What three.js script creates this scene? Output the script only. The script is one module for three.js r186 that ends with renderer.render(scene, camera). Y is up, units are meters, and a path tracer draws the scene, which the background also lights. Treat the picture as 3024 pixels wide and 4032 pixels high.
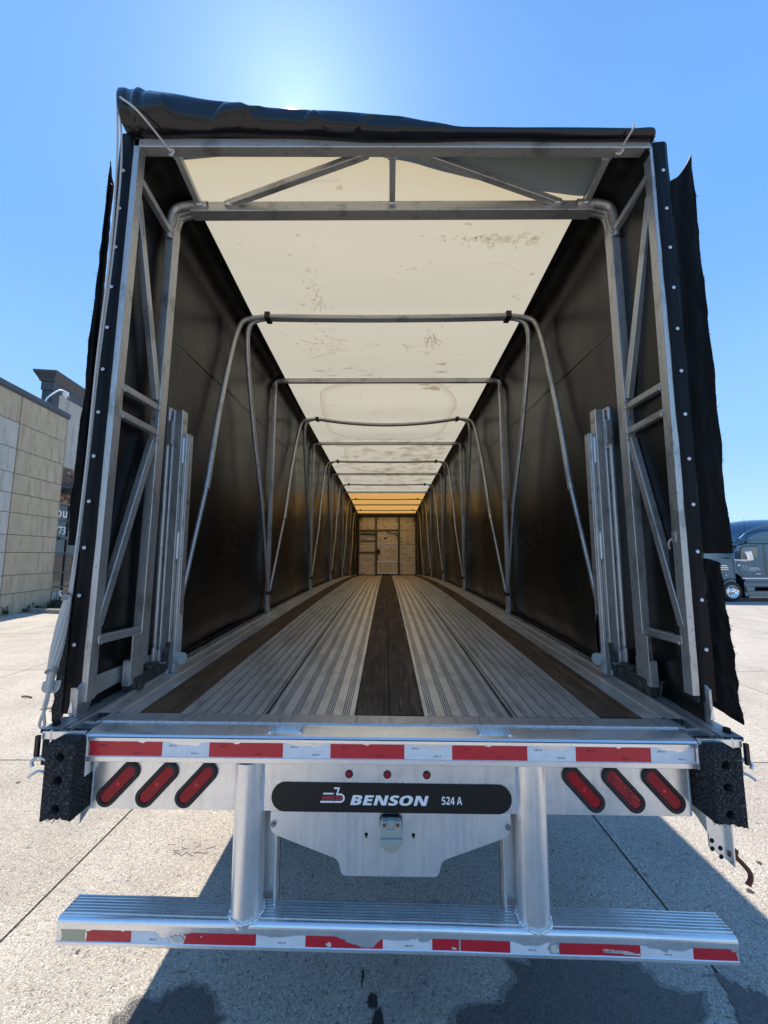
import * as THREE from 'three';
import { RoundedBoxGeometry } from 'three/addons/geometries/RoundedBoxGeometry.js';
import { mergeGeometries, toCreasedNormals } from 'three/addons/utils/BufferGeometryUtils.js';
import { FontLoader } from 'three/addons/loaders/FontLoader.js';
import { TextGeometry } from 'three/addons/geometries/TextGeometry.js';
import { ImprovedNoise } from 'three/addons/math/ImprovedNoise.js';

// ------------------------------------------------------------------ camera, sky, sun, exposure
const scene = new THREE.Scene();
const camera = new THREE.PerspectiveCamera(107.1, 768 / 1024, 0.05, 900);
camera.position.set(-0.012, 1.9, 1.486);
camera.rotation.set(THREE.MathUtils.degToRad(6.43), 0.0062, 0, 'YXZ');
scene.add(camera);

const SUN = new THREE.Vector3(-0.158, 0.788, -0.595).normalize();
{
  const W = 1024, H = 512, d = new Float32Array(W * H * 4), v = new THREE.Vector3();
  const mix = (a, b, t) => a + (b - a) * t, ss = (a, b, x) => { const t = Math.min(1, Math.max(0, (x - a) / (b - a))); return t * t * (3 - 2 * t); };
  const horizon = [0.50, 0.76, 1.0], low = [0.30, 0.58, 0.98], mid = [0.155, 0.40, 0.86], zen = [0.085, 0.25, 0.66];
  for (let j = 0; j < H; j++) for (let i = 0; i < W; i++) {
    const el = ((j + 0.5) / H - 0.5) * Math.PI, az = ((i + 0.5) / W - 0.5) * 2 * Math.PI;
    v.set(Math.cos(el) * Math.cos(az), Math.sin(el), Math.cos(el) * Math.sin(az));
    const e = el * 180 / Math.PI, a = Math.acos(Math.min(1, v.dot(SUN))) * 180 / Math.PI, o = (j * W + i) * 4;
    const glow = 0.34 * Math.exp(-Math.pow(a / 8, 1.3)) + 0.20 * Math.exp(-a / 20);
    for (let c = 0; c < 3; c++) {
      let k = mix(horizon[c], low[c], ss(0, 14, e)); k = mix(k, mid[c], ss(10, 38, e)); k = mix(k, zen[c], ss(32, 80, e));
      if (e < 0) k = [0.42, 0.40, 0.36][c];
      d[o + c] = k + glow * [0.85, 0.95, 0.9][c] * ss(-1, 3, e);
    }
    d[o + 3] = 1;
  }
  const sky = new THREE.DataTexture(d, W, H, THREE.RGBAFormat, THREE.FloatType);
  sky.mapping = THREE.EquirectangularReflectionMapping; sky.magFilter = THREE.LinearFilter; sky.needsUpdate = true;
  scene.background = sky; scene.environment = sky;
  scene.backgroundIntensity = 0.80; scene.environmentIntensity = 0.80;
}
const sun = new THREE.DirectionalLight(0xfff1dc, 4.9);
sun.position.copy(SUN).multiplyScalar(60); sun.target.position.set(0, 0, -6);
sun.castShadow = true; sun.shadow.mapSize.set(4096, 4096);
Object.assign(sun.shadow.camera, { left: -26, right: 26, top: 26, bottom: -26, near: 1, far: 140 });
scene.add(sun, sun.target);
const renderer = new THREE.WebGLRenderer({ antialias: true });
renderer.setSize(768, 1024); renderer.toneMapping = THREE.LinearToneMapping; renderer.toneMappingExposure = 1.48;
renderer.shadowMap.enabled = true; renderer.shadowMap.type = THREE.PCFSoftShadowMap;

// ------------------------------------------------------------------ helpers
let seed = 7; const rnd = () => { seed = (seed * 1664525 + 1013904223) >>> 0; return seed / 4294967296; };
const rr = (a, b) => a + (b - a) * rnd();
const IN = new ImprovedNoise(), n3 = (x, y, z) => IN.noise(x + 31.7, y + 17.3, z + 5.1);
const clamp = (x, a = 0, b = 1) => Math.min(b, Math.max(a, x)), lerp = (a, b, t) => a + (b - a) * t;
const smooth = (a, b, x) => { const t = clamp((x - a) / (b - a)); return t * t * (3 - 2 * t); };
const V = (x, y, z) => new THREE.Vector3(x, y, z);
const names = new Map();
function numbered(n) { const k = names.get(n) || 0; names.set(n, k + 1); return k ? `${n}_${String(k).padStart(3, '0')}` : n; }
function prep(g) {
  g = g.index ? g.toNonIndexed() : g;
  for (const k of Object.keys(g.attributes)) if (!['position', 'normal', 'uv', 'color'].includes(k)) g.deleteAttribute(k);
  if (!g.attributes.normal) g.computeVertexNormals();
  return g;
}
// uv in metres from the dominant axis of the normal; x: u runs along z or x, v along the other
function boxUV(g) {
  g = prep(g); const p = g.attributes.position, n = g.attributes.normal, uv = new Float32Array(p.count * 2);
  for (let i = 0; i < p.count; i += 3) {
    let nx = 0, ny = 0, nz = 0; for (let k = 0; k < 3; k++) { nx += Math.abs(n.getX(i + k)); ny += Math.abs(n.getY(i + k)); nz += Math.abs(n.getZ(i + k)); }
    for (let k = 0; k < 3; k++) {
      const x = p.getX(i + k), y = p.getY(i + k), z = p.getZ(i + k);
      const [a, b] = nx >= ny && nx >= nz ? [y, z] : ny >= nz ? [x, z] : [x, y];
      uv[(i + k) * 2] = a; uv[(i + k) * 2 + 1] = b;
    }
  }
  g.setAttribute('uv', new THREE.BufferAttribute(uv, 2)); return g;
}
function merge(gs) {
  gs = gs.flat().filter(Boolean).map(prep); const col = gs.some((g) => g.attributes.color);
  gs.forEach((g) => { if (!g.attributes.uv) boxUV(g); if (col && !g.attributes.color) g.setAttribute('color', new THREE.BufferAttribute(new Float32Array(g.attributes.position.count * 3).fill(1), 3)); });
  return gs.length > 1 ? mergeGeometries(gs) : gs[0];
}
function obj(name, gs, mat, parent = scene, label) {
  const m = new THREE.Mesh(merge(Array.isArray(gs) ? gs : [gs]), mat); m.castShadow = m.receiveShadow = true;
  m.name = parent === scene ? numbered(name) : name; if (label) m.userData.label = label;
  parent.add(m); return m;
}
function thing(name, label, category, pos = [0, 0, 0], group) {
  const g = new THREE.Group(); g.name = numbered(name); g.position.set(...pos); scene.add(g);
  g.userData = { label, category }; if (group) g.userData.group = group; return g;
}
const objs = (name, gs, mat, parent) => gs.map((g) => obj(name, g, mat, parent));
function sub(name, parent, label) { const g = new THREE.Group(); g.name = name; parent.add(g); if (label) g.userData.label = label; return g; }
const tag = (o, label, category, group) => { Object.assign(o.userData, { label, category }); if (group) o.userData.group = group; return o; };
// boxes by centre and size, softly chamfered
function box(x, y, z, w, h, d, r = 0.003) {
  const m = Math.min(w, h, d); r = Math.min(r, m * 0.3);
  const g = boxUV(r > 0.0006 ? new RoundedBoxGeometry(w, h, d, 1, r) : new THREE.BoxGeometry(w, h, d)); return g.translate(x, y, z);
}
const box2 = (x0, x1, y0, y1, z0, z1, r) => box((x0 + x1) / 2, (y0 + y1) / 2, (z0 + z1) / 2, Math.abs(x1 - x0), Math.abs(y1 - y0), Math.abs(z1 - z0), r);
// a bar from a to b with a w x h section; grain runs along it
function bar(a, b, w, h = w, up = V(0, 1, 0), r = 0.004) {
  const d = b.clone().sub(a), len = d.length(); d.normalize();
  if (Math.abs(d.dot(up)) > 0.97) up = V(0, 0, 1);
  const x = up.clone().cross(d).normalize(), y = d.clone().cross(x), m = new THREE.Matrix4().makeBasis(x, y, d).setPosition(a.clone().add(b).multiplyScalar(0.5));
  const g = boxUV(new RoundedBoxGeometry(w, h, len, 1, Math.min(r, w * 0.3, h * 0.3))); const o = rr(0, 3), uv = g.attributes.uv;
  for (let i = 0; i < uv.count; i++) uv.setXY(i, uv.getX(i) + o, uv.getY(i) + o * 2);
  return g.applyMatrix4(m);
}
function tube(pts, r, seg = 24, rs = 8, closed = false) {
  const c = pts.length === 2 ? new THREE.LineCurve3(pts[0], pts[1]) : new THREE.CatmullRomCurve3(pts, closed, 'centripetal'), L = c.getLength();
  const g = new THREE.TubeGeometry(c, pts.length === 2 ? 1 : seg, r, rs, closed), uv = g.attributes.uv, o = rr(0, 3);
  for (let i = 0; i < uv.count; i++) uv.setXY(i, uv.getY(i) * 2 * Math.PI * r + o, uv.getX(i) * L + o);
  return g;
}
function cyl(a, b, r, r2 = r, s = 20) {
  const d = b.clone().sub(a), g = new THREE.CylinderGeometry(r2, r, d.length(), s), uv = g.attributes.uv;
  for (let i = 0; i < uv.count; i++) uv.setXY(i, uv.getX(i) * 6.28 * r, uv.getY(i) * d.length());
  g.applyQuaternion(new THREE.Quaternion().setFromUnitVectors(V(0, 1, 0), d.clone().normalize())); const m = a.clone().add(b).multiplyScalar(0.5); return g.translate(m.x, m.y, m.z);
}
function rotZ(g, a, cx, cy) { return g.translate(-cx, -cy, 0).rotateZ(a).translate(cx, cy, 0); }
function poly(pts, depth, bevel = 0, holes = []) {   // outline in xy, extruded towards -z from z = 0
  const s = new THREE.Shape(pts.map((p) => new THREE.Vector2(p[0], p[1]))); for (const h of holes) s.holes.push(h);
  const g = new THREE.ExtrudeGeometry(s, { depth: Math.max(depth - 2 * bevel, 1e-4), bevelEnabled: bevel > 0, bevelThickness: bevel, bevelSize: bevel, bevelOffset: -bevel, bevelSegments: 2, curveSegments: 10 });
  return g.translate(0, 0, -depth + bevel);
}
// a grid surface; f(u, v) -> Vector3, uvf(u, v) -> [s, t] in metres
function grid(nu, nv, f, uvf, flat = false) {
  const p = [], t = [], ix = [];
  for (let j = 0; j <= nv; j++) for (let i = 0; i <= nu; i++) { const q = f(i / nu, j / nv); p.push(q.x, q.y, q.z); t.push(...(uvf ? uvf(i / nu, j / nv) : [i / nu, j / nv])); }
  for (let j = 0; j < nv; j++) for (let i = 0; i < nu; i++) { const a = j * (nu + 1) + i, b = a + 1, c = a + nu + 1, d = c + 1; ix.push(a, b, d, a, d, c); }
  let g = new THREE.BufferGeometry(); g.setAttribute('position', new THREE.Float32BufferAttribute(p, 3)); g.setAttribute('uv', new THREE.Float32BufferAttribute(t, 2)); g.setIndex(ix);
  if (flat) g = g.toNonIndexed(); g.computeVertexNormals(); return g;
}
// a section swept along stations: sec = [[a, b], ...] ; place(a, b, t) -> Vector3 ; flat facets across the section, smooth along it
function sweep(sec, stations, place, closed = false) {
  const p = [], uv = [], ix = [], n = sec.length, m = closed ? n : n - 1; let acc = 0, k = 0;
  for (let s = 0; s < m; s++) {
    const A = sec[s], B = sec[(s + 1) % n], L = Math.hypot(B[0] - A[0], B[1] - A[1]);
    stations.forEach((t, i) => { for (const [q, w] of [[A, acc], [B, acc + L]]) { const v = place(q[0], q[1], t); p.push(v.x, v.y, v.z); uv.push(w, t); } if (i) { const o = k + i * 2; ix.push(o - 2, o - 1, o + 1, o - 2, o + 1, o); } });
    acc += L; k += stations.length * 2;
  }
  const g = new THREE.BufferGeometry(); g.setAttribute('position', new THREE.Float32BufferAttribute(p, 3)); g.setAttribute('uv', new THREE.Float32BufferAttribute(uv, 2)); g.setIndex(ix); g.computeVertexNormals(); return prep(g);
}
const range = (a, b, n) => Array.from({ length: n + 1 }, (_, i) => a + (b - a) * i / n);

// ------------------------------------------------------------------ textures
const hash = (x, y, s) => { let h = Math.imul(x, 374761393) ^ Math.imul(y, 668265263) ^ Math.imul(s, 1442695041); h = Math.imul(h ^ (h >>> 13), 1274126177); return ((h ^ (h >>> 16)) >>> 0) / 4294967296; };
function vn(x, y, px, py, s) {  // tiling value noise
  const x0 = Math.floor(x), y0 = Math.floor(y), fx = x - x0, fy = y - y0, u = fx * fx * (3 - 2 * fx), v = fy * fy * (3 - 2 * fy);
  const X0 = ((x0 % px) + px) % px, X1 = (X0 + 1) % px, Y0 = ((y0 % py) + py) % py, Y1 = (Y0 + 1) % py;
  return lerp(lerp(hash(X0, Y0, s), hash(X1, Y0, s), u), lerp(hash(X0, Y1, s), hash(X1, Y1, s), u), v);
}
function fbm(u, v, fx, fy, s, oct = 4) { let a = 0.5, t = 0, w = 0; for (let i = 0; i < oct; i++) { t += a * vn(u * fx, v * fy, fx, fy, s + i); w += a; a *= 0.55; fx *= 2; fy *= 2; } return t / w; }
function dtex(w, h, f, srgb, rx, ry) {  // f(u, v, x, y) -> [r, g, b] 0..1 (already encoded)
  const d = new Uint8Array(w * h * 4);
  for (let y = 0; y < h; y++) for (let x = 0; x < w; x++) { const c = f((x + 0.5) / w, (y + 0.5) / h, x, y), o = (y * w + x) * 4; for (let k = 0; k < 3; k++) d[o + k] = clamp(c[k]) * 255; d[o + 3] = 255; }
  const t = new THREE.DataTexture(d, w, h); t.magFilter = THREE.LinearFilter; t.minFilter = THREE.LinearMipmapLinearFilter; t.wrapS = t.wrapT = THREE.RepeatWrapping;
  if (srgb) t.colorSpace = THREE.SRGBColorSpace; if (rx) t.repeat.set(1 / rx, 1 / ry); t.needsUpdate = true; return t;
}
const enc = (x) => Math.pow(clamp(x), 1 / 2.2), g3 = (x) => [x, x, x];
function turned(t) { const c = t.clone(); c.rotation = Math.PI / 2; c.repeat.set(t.repeat.y, t.repeat.x); c.needsUpdate = true; return c; }

// exposed-aggregate concrete, 2.4 m tile
const concreteTex = (() => {
  const N = 2048, cells = 310, col = new Uint8Array(N * N * 4), bmp = new Uint8Array(N * N * 4);
  for (let y = 0; y < N; y++) for (let x = 0; x < N; x++) {
    const px = x / N * cells, py = y / N * cells, cx = Math.floor(px), cy = Math.floor(py); let d1 = 9, d2 = 9, id = 0;
    for (let j = -1; j <= 1; j++) for (let i = -1; i <= 1; i++) {
      const gx = (cx + i + cells) % cells, gy = (cy + j + cells) % cells, dx = cx + i + hash(gx, gy, 1) - px, dy = cy + j + hash(gx, gy, 2) - py, w = 0.6 + 0.8 * hash(gx, gy, 3), d = Math.hypot(dx, dy) / w;
      if (d < d1) { d2 = d1; d1 = d; id = gx * 977 + gy; } else if (d < d2) d2 = d;
    }
    const stone = clamp((d2 - d1) * 2.6), u = x / N, v = y / N, big = fbm(u, v, 5, 5, 40, 4), t = hash(id, 5, 6);
    const fine = hash(x, y, 8) * 0.12;
    const tone = t < 0.08 ? 0.24 : t < 0.3 ? 0.42 : t < 0.8 ? 0.56 : 0.72;
    let r = 0.90 * lerp(0.42, tone, stone) * (0.80 + 0.36 * big) * (0.94 + fine), hue = hash(id, 9, 4) - 0.5;
    if (vn(u * 60, v * 60, 60, 60, 77) > 0.95) r *= 0.55;
    const o = (y * N + x) * 4; col[o] = enc(r * (1.03 + 0.05 * hue)) * 255; col[o + 1] = enc(r * 0.96) * 255; col[o + 2] = enc(r * (0.86 - 0.07 * hue)) * 255; col[o + 3] = 255;
    const b = clamp(stone * (0.35 + 0.65 * hash(id, 3, 9))) * 255; bmp[o] = bmp[o + 1] = bmp[o + 2] = b; bmp[o + 3] = 255;
  }
  const mk = (d, s) => { const t = new THREE.DataTexture(d, N, N); t.magFilter = THREE.LinearFilter; t.wrapS = t.wrapT = THREE.RepeatWrapping; if (s) t.colorSpace = THREE.SRGBColorSpace; t.repeat.set(1 / 2.4, 1 / 2.4); t.needsUpdate = true; return t; };
  return { map: mk(col, true), bump: mk(bmp, false) };
})();
// aluminium: streaks run along v (1.6 m), across u (0.4 m)
function aluTex(s, dirt, lo, hi) {
  const map = dtex(512, 1024, (u, v) => {
    const st = fbm(u, v, 90, 3, s, 3), st2 = fbm(u, v, 22, 2, s + 9, 3), bl = fbm(u, v, 6, 12, s + 20, 5), sp = fbm(u, v, 60, 120, s + 30, 2);
    let k = lerp(lo, hi, 0.45 * st + 0.55 * st2); k *= 1 - dirt * smooth(0.5, 0.72, bl) - dirt * 0.9 * smooth(0.70, 0.80, sp);
    return [enc(k), enc(k * 0.99), enc(k * (0.98 - 0.12 * dirt * bl))];
  }, true, 0.4, 1.6);
  const rough = dtex(512, 1024, (u, v) => { const a = fbm(u, v, 70, 4, s + 3, 3), b = fbm(u, v, 8, 10, s + 21, 4); return g3(0.66 + 0.25 * (a - 0.5) + 0.3 * (b - 0.5)); }, false, 0.4, 1.6);
  return { map, rough };
}
const aluFrame = aluTex(11, 0.32, 0.42, 0.62), aluClean = aluTex(51, 0.08, 0.82, 0.95), aluFloor = aluTex(91, 0.20, 0.60, 0.74);
const M = {};
const std = (o) => new THREE.MeshStandardMaterial(o), phy = (o) => new THREE.MeshPhysicalMaterial(o);
const lin = (r, g, b) => new THREE.Color().setRGB(r, g, b);
M.frame = std({ map: aluFrame.map, roughnessMap: aluFrame.rough, roughness: 0.62, metalness: 0.7 });
M.frameX = std({ map: turned(aluFrame.map), roughnessMap: turned(aluFrame.rough), roughness: 0.62, metalness: 0.7 });
M.bright = std({ map: aluClean.map, roughnessMap: aluClean.rough, roughness: 0.52, metalness: 0.82 });
M.brightX = std({ map: turned(aluClean.map), roughnessMap: turned(aluClean.rough), roughness: 0.44, metalness: 0.82 });
M.floor = std({ map: aluFloor.map, roughnessMap: dtex(256, 512, (u, v) => g3(0.75 + 0.5 * (fbm(u, v, 5, 9, 141, 5) - 0.5)), false, 1.1, 3.1), color: lin(0.97, 0.95, 0.92), roughness: 0.52, metalness: 0.7 });
M.dirt = std({ color: lin(0.14, 0.132, 0.12), roughness: 0.9 });
M.weld = std({ color: lin(0.62, 0.64, 0.67), roughness: 0.35, metalness: 0.8 });
M.steel = std({ color: lin(0.30, 0.30, 0.30), roughness: 0.4, metalness: 0.8 });
M.galv = std({ map: aluFrame.map, color: lin(1.1, 1.1, 1.12), roughness: 0.45, metalness: 0.8 });
M.rust = std({ map: dtex(128, 128, (u, v) => { const a = fbm(u, v, 10, 10, 5, 4); return [enc(0.10 + 0.12 * a), enc(0.03 + 0.04 * a), enc(0.012 + 0.02 * a)]; }, true, 0.2, 0.2), roughness: 0.9, metalness: 0.1 });
M.grime = std({ map: dtex(256, 256, (u, v) => { const a = fbm(u, v, 12, 12, 15, 5), b = smooth(0.55, 0.7, fbm(u, v, 9, 9, 25, 4)); const k = 0.02 + 0.06 * a; return [enc(k + 0.08 * b), enc(k + 0.04 * b), enc(k * 0.9 + 0.015 * b)]; }, true, 0.4, 0.4), roughness: 0.7, metalness: 0.3 });
M.rubber = std({ color: lin(0.012, 0.012, 0.013), roughness: 0.6 });
M.black = std({ color: lin(0.008, 0.008, 0.009), roughness: 0.5 });
M.hole = std({ color: lin(0.004, 0.004, 0.004), roughness: 1 });
const fabricBump = dtex(256, 256, (u, v, x, y) => g3(0.5 + 0.25 * Math.sin(x * Math.PI / 2) * Math.sin(y * Math.PI / 2) + 0.3 * (fbm(u, v, 8, 8, 3, 4) - 0.5)), false, 0.25, 0.25);
const wallRough = dtex(512, 512, (u, v) => g3(0.72 + 0.35 * (fbm(u, v, 7, 7, 61, 5) - 0.5) + 0.12 * smooth(0.62, 0.7, fbm(u, v, 30, 5, 66, 3))), false, 2.3, 2.3);
const wallMap = dtex(512, 512, (u, v) => { const a = fbm(u, v, 5, 6, 71, 5), s = smooth(0.66, 0.75, fbm(u, v, 40, 9, 76, 3)); const k = 0.003 + 0.003 * a + 0.008 * s; return [enc(k), enc(k * 0.99), enc(k * 0.98)]; }, true, 2.3, 2.3);
M.wall = phy({ map: wallMap, roughnessMap: wallRough, roughness: 0.42, bumpMap: fabricBump, bumpScale: 0.0003, specularIntensity: 0.6 });
M.vinyl = phy({ color: lin(0.004, 0.004, 0.005), roughness: 0.45, specularIntensity: 0.35, bumpMap: fabricBump, bumpScale: 0.0003 });
M.vinylDull = phy({ map: wallMap, color: lin(0.5, 0.5, 0.52), roughness: 0.6, specularIntensity: 0.25, bumpMap: fabricBump, bumpScale: 0.0004 });
M.frayed = std({ map: dtex(128, 256, (u, v) => { const k = 0.03 + 0.12 * smooth(0.5, 0.75, fbm(u, v, 9, 30, 5, 4)); return [enc(k), enc(k * 0.93), enc(k * 0.82)]; }, true, 0.1, 0.4), roughness: 0.9 });
// wood: grain along v
M.wood = [0, 1, 2].map((i) => phy({ map: dtex(256, 1024, (u, v) => {
  const g = fbm(u, v, 34, 3, 7 + i * 30, 4), g2 = fbm(u, v, 5, 4, 17 + i * 30, 5), w = fbm(u, v, 3, 10, 27 + i * 30, 4), wear = smooth(0.52, 0.72, fbm(u, v, 24, 9, 33 + i, 4));
  let k = (0.036 + 0.080 * g) * (0.45 + 1.0 * g2) * (0.5 + 0.9 * w); k += 0.08 * wear * w * (i === 2 ? 1.6 : 0.8);
  for (const [a, b] of [[0.2, 0.11], [0.75, 0.11], [0.22, 0.61], [0.7, 0.615]]) { const d = Math.hypot((u - a) * 0.146, (v - b) * 1.8); if (d < 0.0075) k *= 0.15; }
  return [enc(k * 1.22), enc(k * 0.72), enc(k * 0.40)];
}, true, 0.2, 1.8), roughness: 0.8, specularIntensity: 0.3 }));

// ------------------------------------------------------------------ the yard
{
  M.concrete = std({ map: concreteTex.map, bumpMap: concreteTex.bump, bumpScale: 0.004, roughness: 0.92, vertexColors: true });
  const yard = new THREE.Group(); yard.name = 'concrete_yard'; yard.userData = { kind: 'structure', label: 'exposed aggregate concrete yard of square slabs with dark joints' }; scene.add(yard);
  const base = new THREE.PlaneGeometry(700, 700).rotateX(-Math.PI / 2).translate(0, -0.05, 0); boxUV(base);
  const gr = obj('ground', boxUV(base), std({ map: concreteTex.map, color: lin(0.62, 0.60, 0.56), roughness: 0.95 })); gr.userData = { kind: 'structure', label: 'pale concrete ground running to the horizon' };
  const X = [-22, -17.2, -13.3, -9.15, -6.0, -1.92, 1.5, 5.2, 9.2, 13.1, 17, 21, 25], Z = [6.0, 3.25, 0.5, -2.25, -5.0, -7.9, -10.9, -13.6, -16.6, -20, -24, -28];
  for (let i = 0; i < X.length - 1; i++) for (let j = 0; j < Z.length - 1; j++) {
    const g = 0.007, x0 = X[i] + g, x1 = X[i + 1] - g, z1 = Z[j] - g, z0 = Z[j + 1] + g, ox = rr(0, 2.4), oz = rr(0, 2.4), tone = rr(0.93, 1.04);
    const near = Math.abs((x0 + x1) / 2) < 8 && z1 > -8, nx = near ? 12 : 3;
    const top = grid(nx, nx, (u, v) => V(lerp(x0, x1, u), 0, lerp(z1, z0, v)), (u, v) => [lerp(x0, x1, u) + ox, lerp(z1, z0, v) + oz]);
    const p = top.attributes.position, c = new Float32Array(p.count * 3);
    for (let k = 0; k < p.count; k++) { const b = tone * (1 + 0.10 * n3(p.getX(k) * 0.7, 0, p.getZ(k) * 0.7) + 0.07 * n3(p.getX(k) * 2.1, 3, p.getZ(k) * 2.1)); c.set([b, b * 0.995, b * 0.985], k * 3); }
    top.setAttribute('color', new THREE.BufferAttribute(c, 3));
    const sides = [[x0, z0, x1, z0], [x1, z0, x1, z1], [x1, z1, x0, z1], [x0, z1, x0, z0]].map(([a, b, d, e]) => grid(1, 1, (u, v) => V(lerp(d, a, u), -0.049 * v, lerp(e, b, u)), (u, v) => [u * 2, v * 0.05]));
    obj('concrete_slab', [top, ...sides], M.concrete, yard);
  }
  // damp patches and oil on the slabs, each a thin film with an outline of its own
  M.damp = std({ map: concreteTex.map, bumpMap: concreteTex.bump, bumpScale: 0.004, color: lin(0.22, 0.23, 0.25), roughness: 0.45 });
  M.oil = std({ color: lin(0.03, 0.03, 0.032), roughness: 0.6 });
  const blot = (name, cx, cz, rx, rz, mat, s, rag = 0.35, y = 0.003, grow = 1) => {
    const sh = new THREE.Shape(Array.from({ length: 90 }, (_, i) => { const a = i / 90 * Math.PI * 2, k = grow + rag * n3(Math.cos(a) * 1.6 + s, Math.sin(a) * 1.6, s) + rag * 0.6 * n3(Math.cos(a) * 6 + s, Math.sin(a) * 6, s) + rag * 0.25 * n3(Math.cos(a) * 22, Math.sin(a) * 22, s); return new THREE.Vector2(cx + rx * k * Math.cos(a), cz + rz * k * Math.sin(a)); }));
    const g = new THREE.ShapeGeometry(sh).rotateX(Math.PI / 2); g.translate(0, y, 0); const ix = g.index.array; for (let i = 0; i < ix.length; i += 3) { const t = ix[i]; ix[i] = ix[i + 1]; ix[i + 1] = t; } g.computeVertexNormals();
    obj(name, boxUV(g), mat, yard);
  };
  blot('damp_patch', 0.86, -0.20, 0.50, 0.36, M.damp, 3.3); blot('damp_patch', -0.93, -0.19, 0.24, 0.19, M.damp, 8.1, 0.3);
  blot('damp_patch', 1.52, -0.14, 0.12, 0.3, M.damp, 5.7, 0.3, 0.005);
  blot('oil_spot', -0.072, -0.355, 0.02, 0.032, M.oil, 12.4, 0.6); blot('oil_spot', -0.05, -0.29, 0.024, 0.034, M.oil, 14.4, 0.6); blot('oil_spot', -0.085, -0.24, 0.014, 0.03, M.oil, 19.4, 0.6); blot('oil_spot', -0.12, -0.45, 0.005, 0.03, M.oil, 16.4, 0.8);
  for (const [x, z, s] of [[2.3, -1.1, 0.014], [2.05, -0.9, 0.02], [1.5, -1.05, 0.012], [-2.6, -0.9, 0.012], [-1.5, -0.55, 0.01], [-3.1, -1.9, 0.015], [2.5, -2.9, 0.02]]) blot('oil_spot', x, z, s, s * 0.8, M.oil, x * 7, 0.8);
  M.dampEdge = std({ map: concreteTex.map, bumpMap: concreteTex.bump, bumpScale: 0.004, color: lin(0.58, 0.59, 0.61), roughness: 0.8 });
  blot('damp_edge', 0.86, -0.20, 0.50, 0.36, M.dampEdge, 3.3, 0.35, 0.0015, 1.07); blot('damp_edge', -0.93, -0.19, 0.24, 0.19, M.dampEdge, 8.1, 0.3, 0.0015, 1.1);
  const stainMat = std({ map: concreteTex.map, color: lin(0.72, 0.71, 0.70), roughness: 0.9 });
  blot('worn_patch', -1.28, -1.18, 0.10, 0.05, stainMat, 2.2, 1.0);
  const twig = std({ color: lin(0.05, 0.035, 0.02), roughness: 0.9 });
  tag(obj('twig', tube([V(-4.9, 0.012, -3.80), V(-4.83, 0.016, -3.795), V(-4.74, 0.01, -3.77)], 0.009, 8, 6), twig), 'short dark twig on the sunlit concrete, the farther of two', 'twig');
  tag(obj('twig', tube([V(-4.27, 0.008, -3.385), V(-4.2, 0.012, -3.41), V(-4.12, 0.008, -3.45)], 0.006, 8, 6), twig), 'thin dark twig on the concrete just left of the hanging rope loop', 'twig');
}

// ------------------------------------------------------------------ trailer
const ZR = -0.165, ZF = -13.4;
const yb = (z) => 1.3325 - 0.0036 * (z + 5.314) ** 2;                       // arched bed
const lean = (x, z) => -0.0080 * x * clamp(1 + z / 4.5);                    // it hangs lower on the right at the tail
const deck = (x, z) => yb(z) + lean(x, z);
const ROOF = [[0.2, 3.91], [-0.15, 3.885], [-0.43, 3.86], [-1.35, 3.815], [-2.43, 3.80], [-4.64, 3.757], [-6.84, 3.713], [-9.02, 3.665], [-11.18, 3.60], [-13.4, 3.50], [-14, 3.47]];
const yr = (z) => { for (let i = 1; i < ROOF.length; i++) if (z >= ROOF[i][0]) { const [a, ya] = ROOF[i - 1], [b, y2] = ROOF[i]; return lerp(ya, y2, clamp((z - a) / (b - a))); } return 3.47; };
const T = thing('flatbed_trailer', 'long aluminium flatbed trailer seen from its tail, red and white tape on sill and bumper', 'trailer');
const RZ = (g) => rotZ(g, -0.0085, 0, 1.2);
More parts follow.
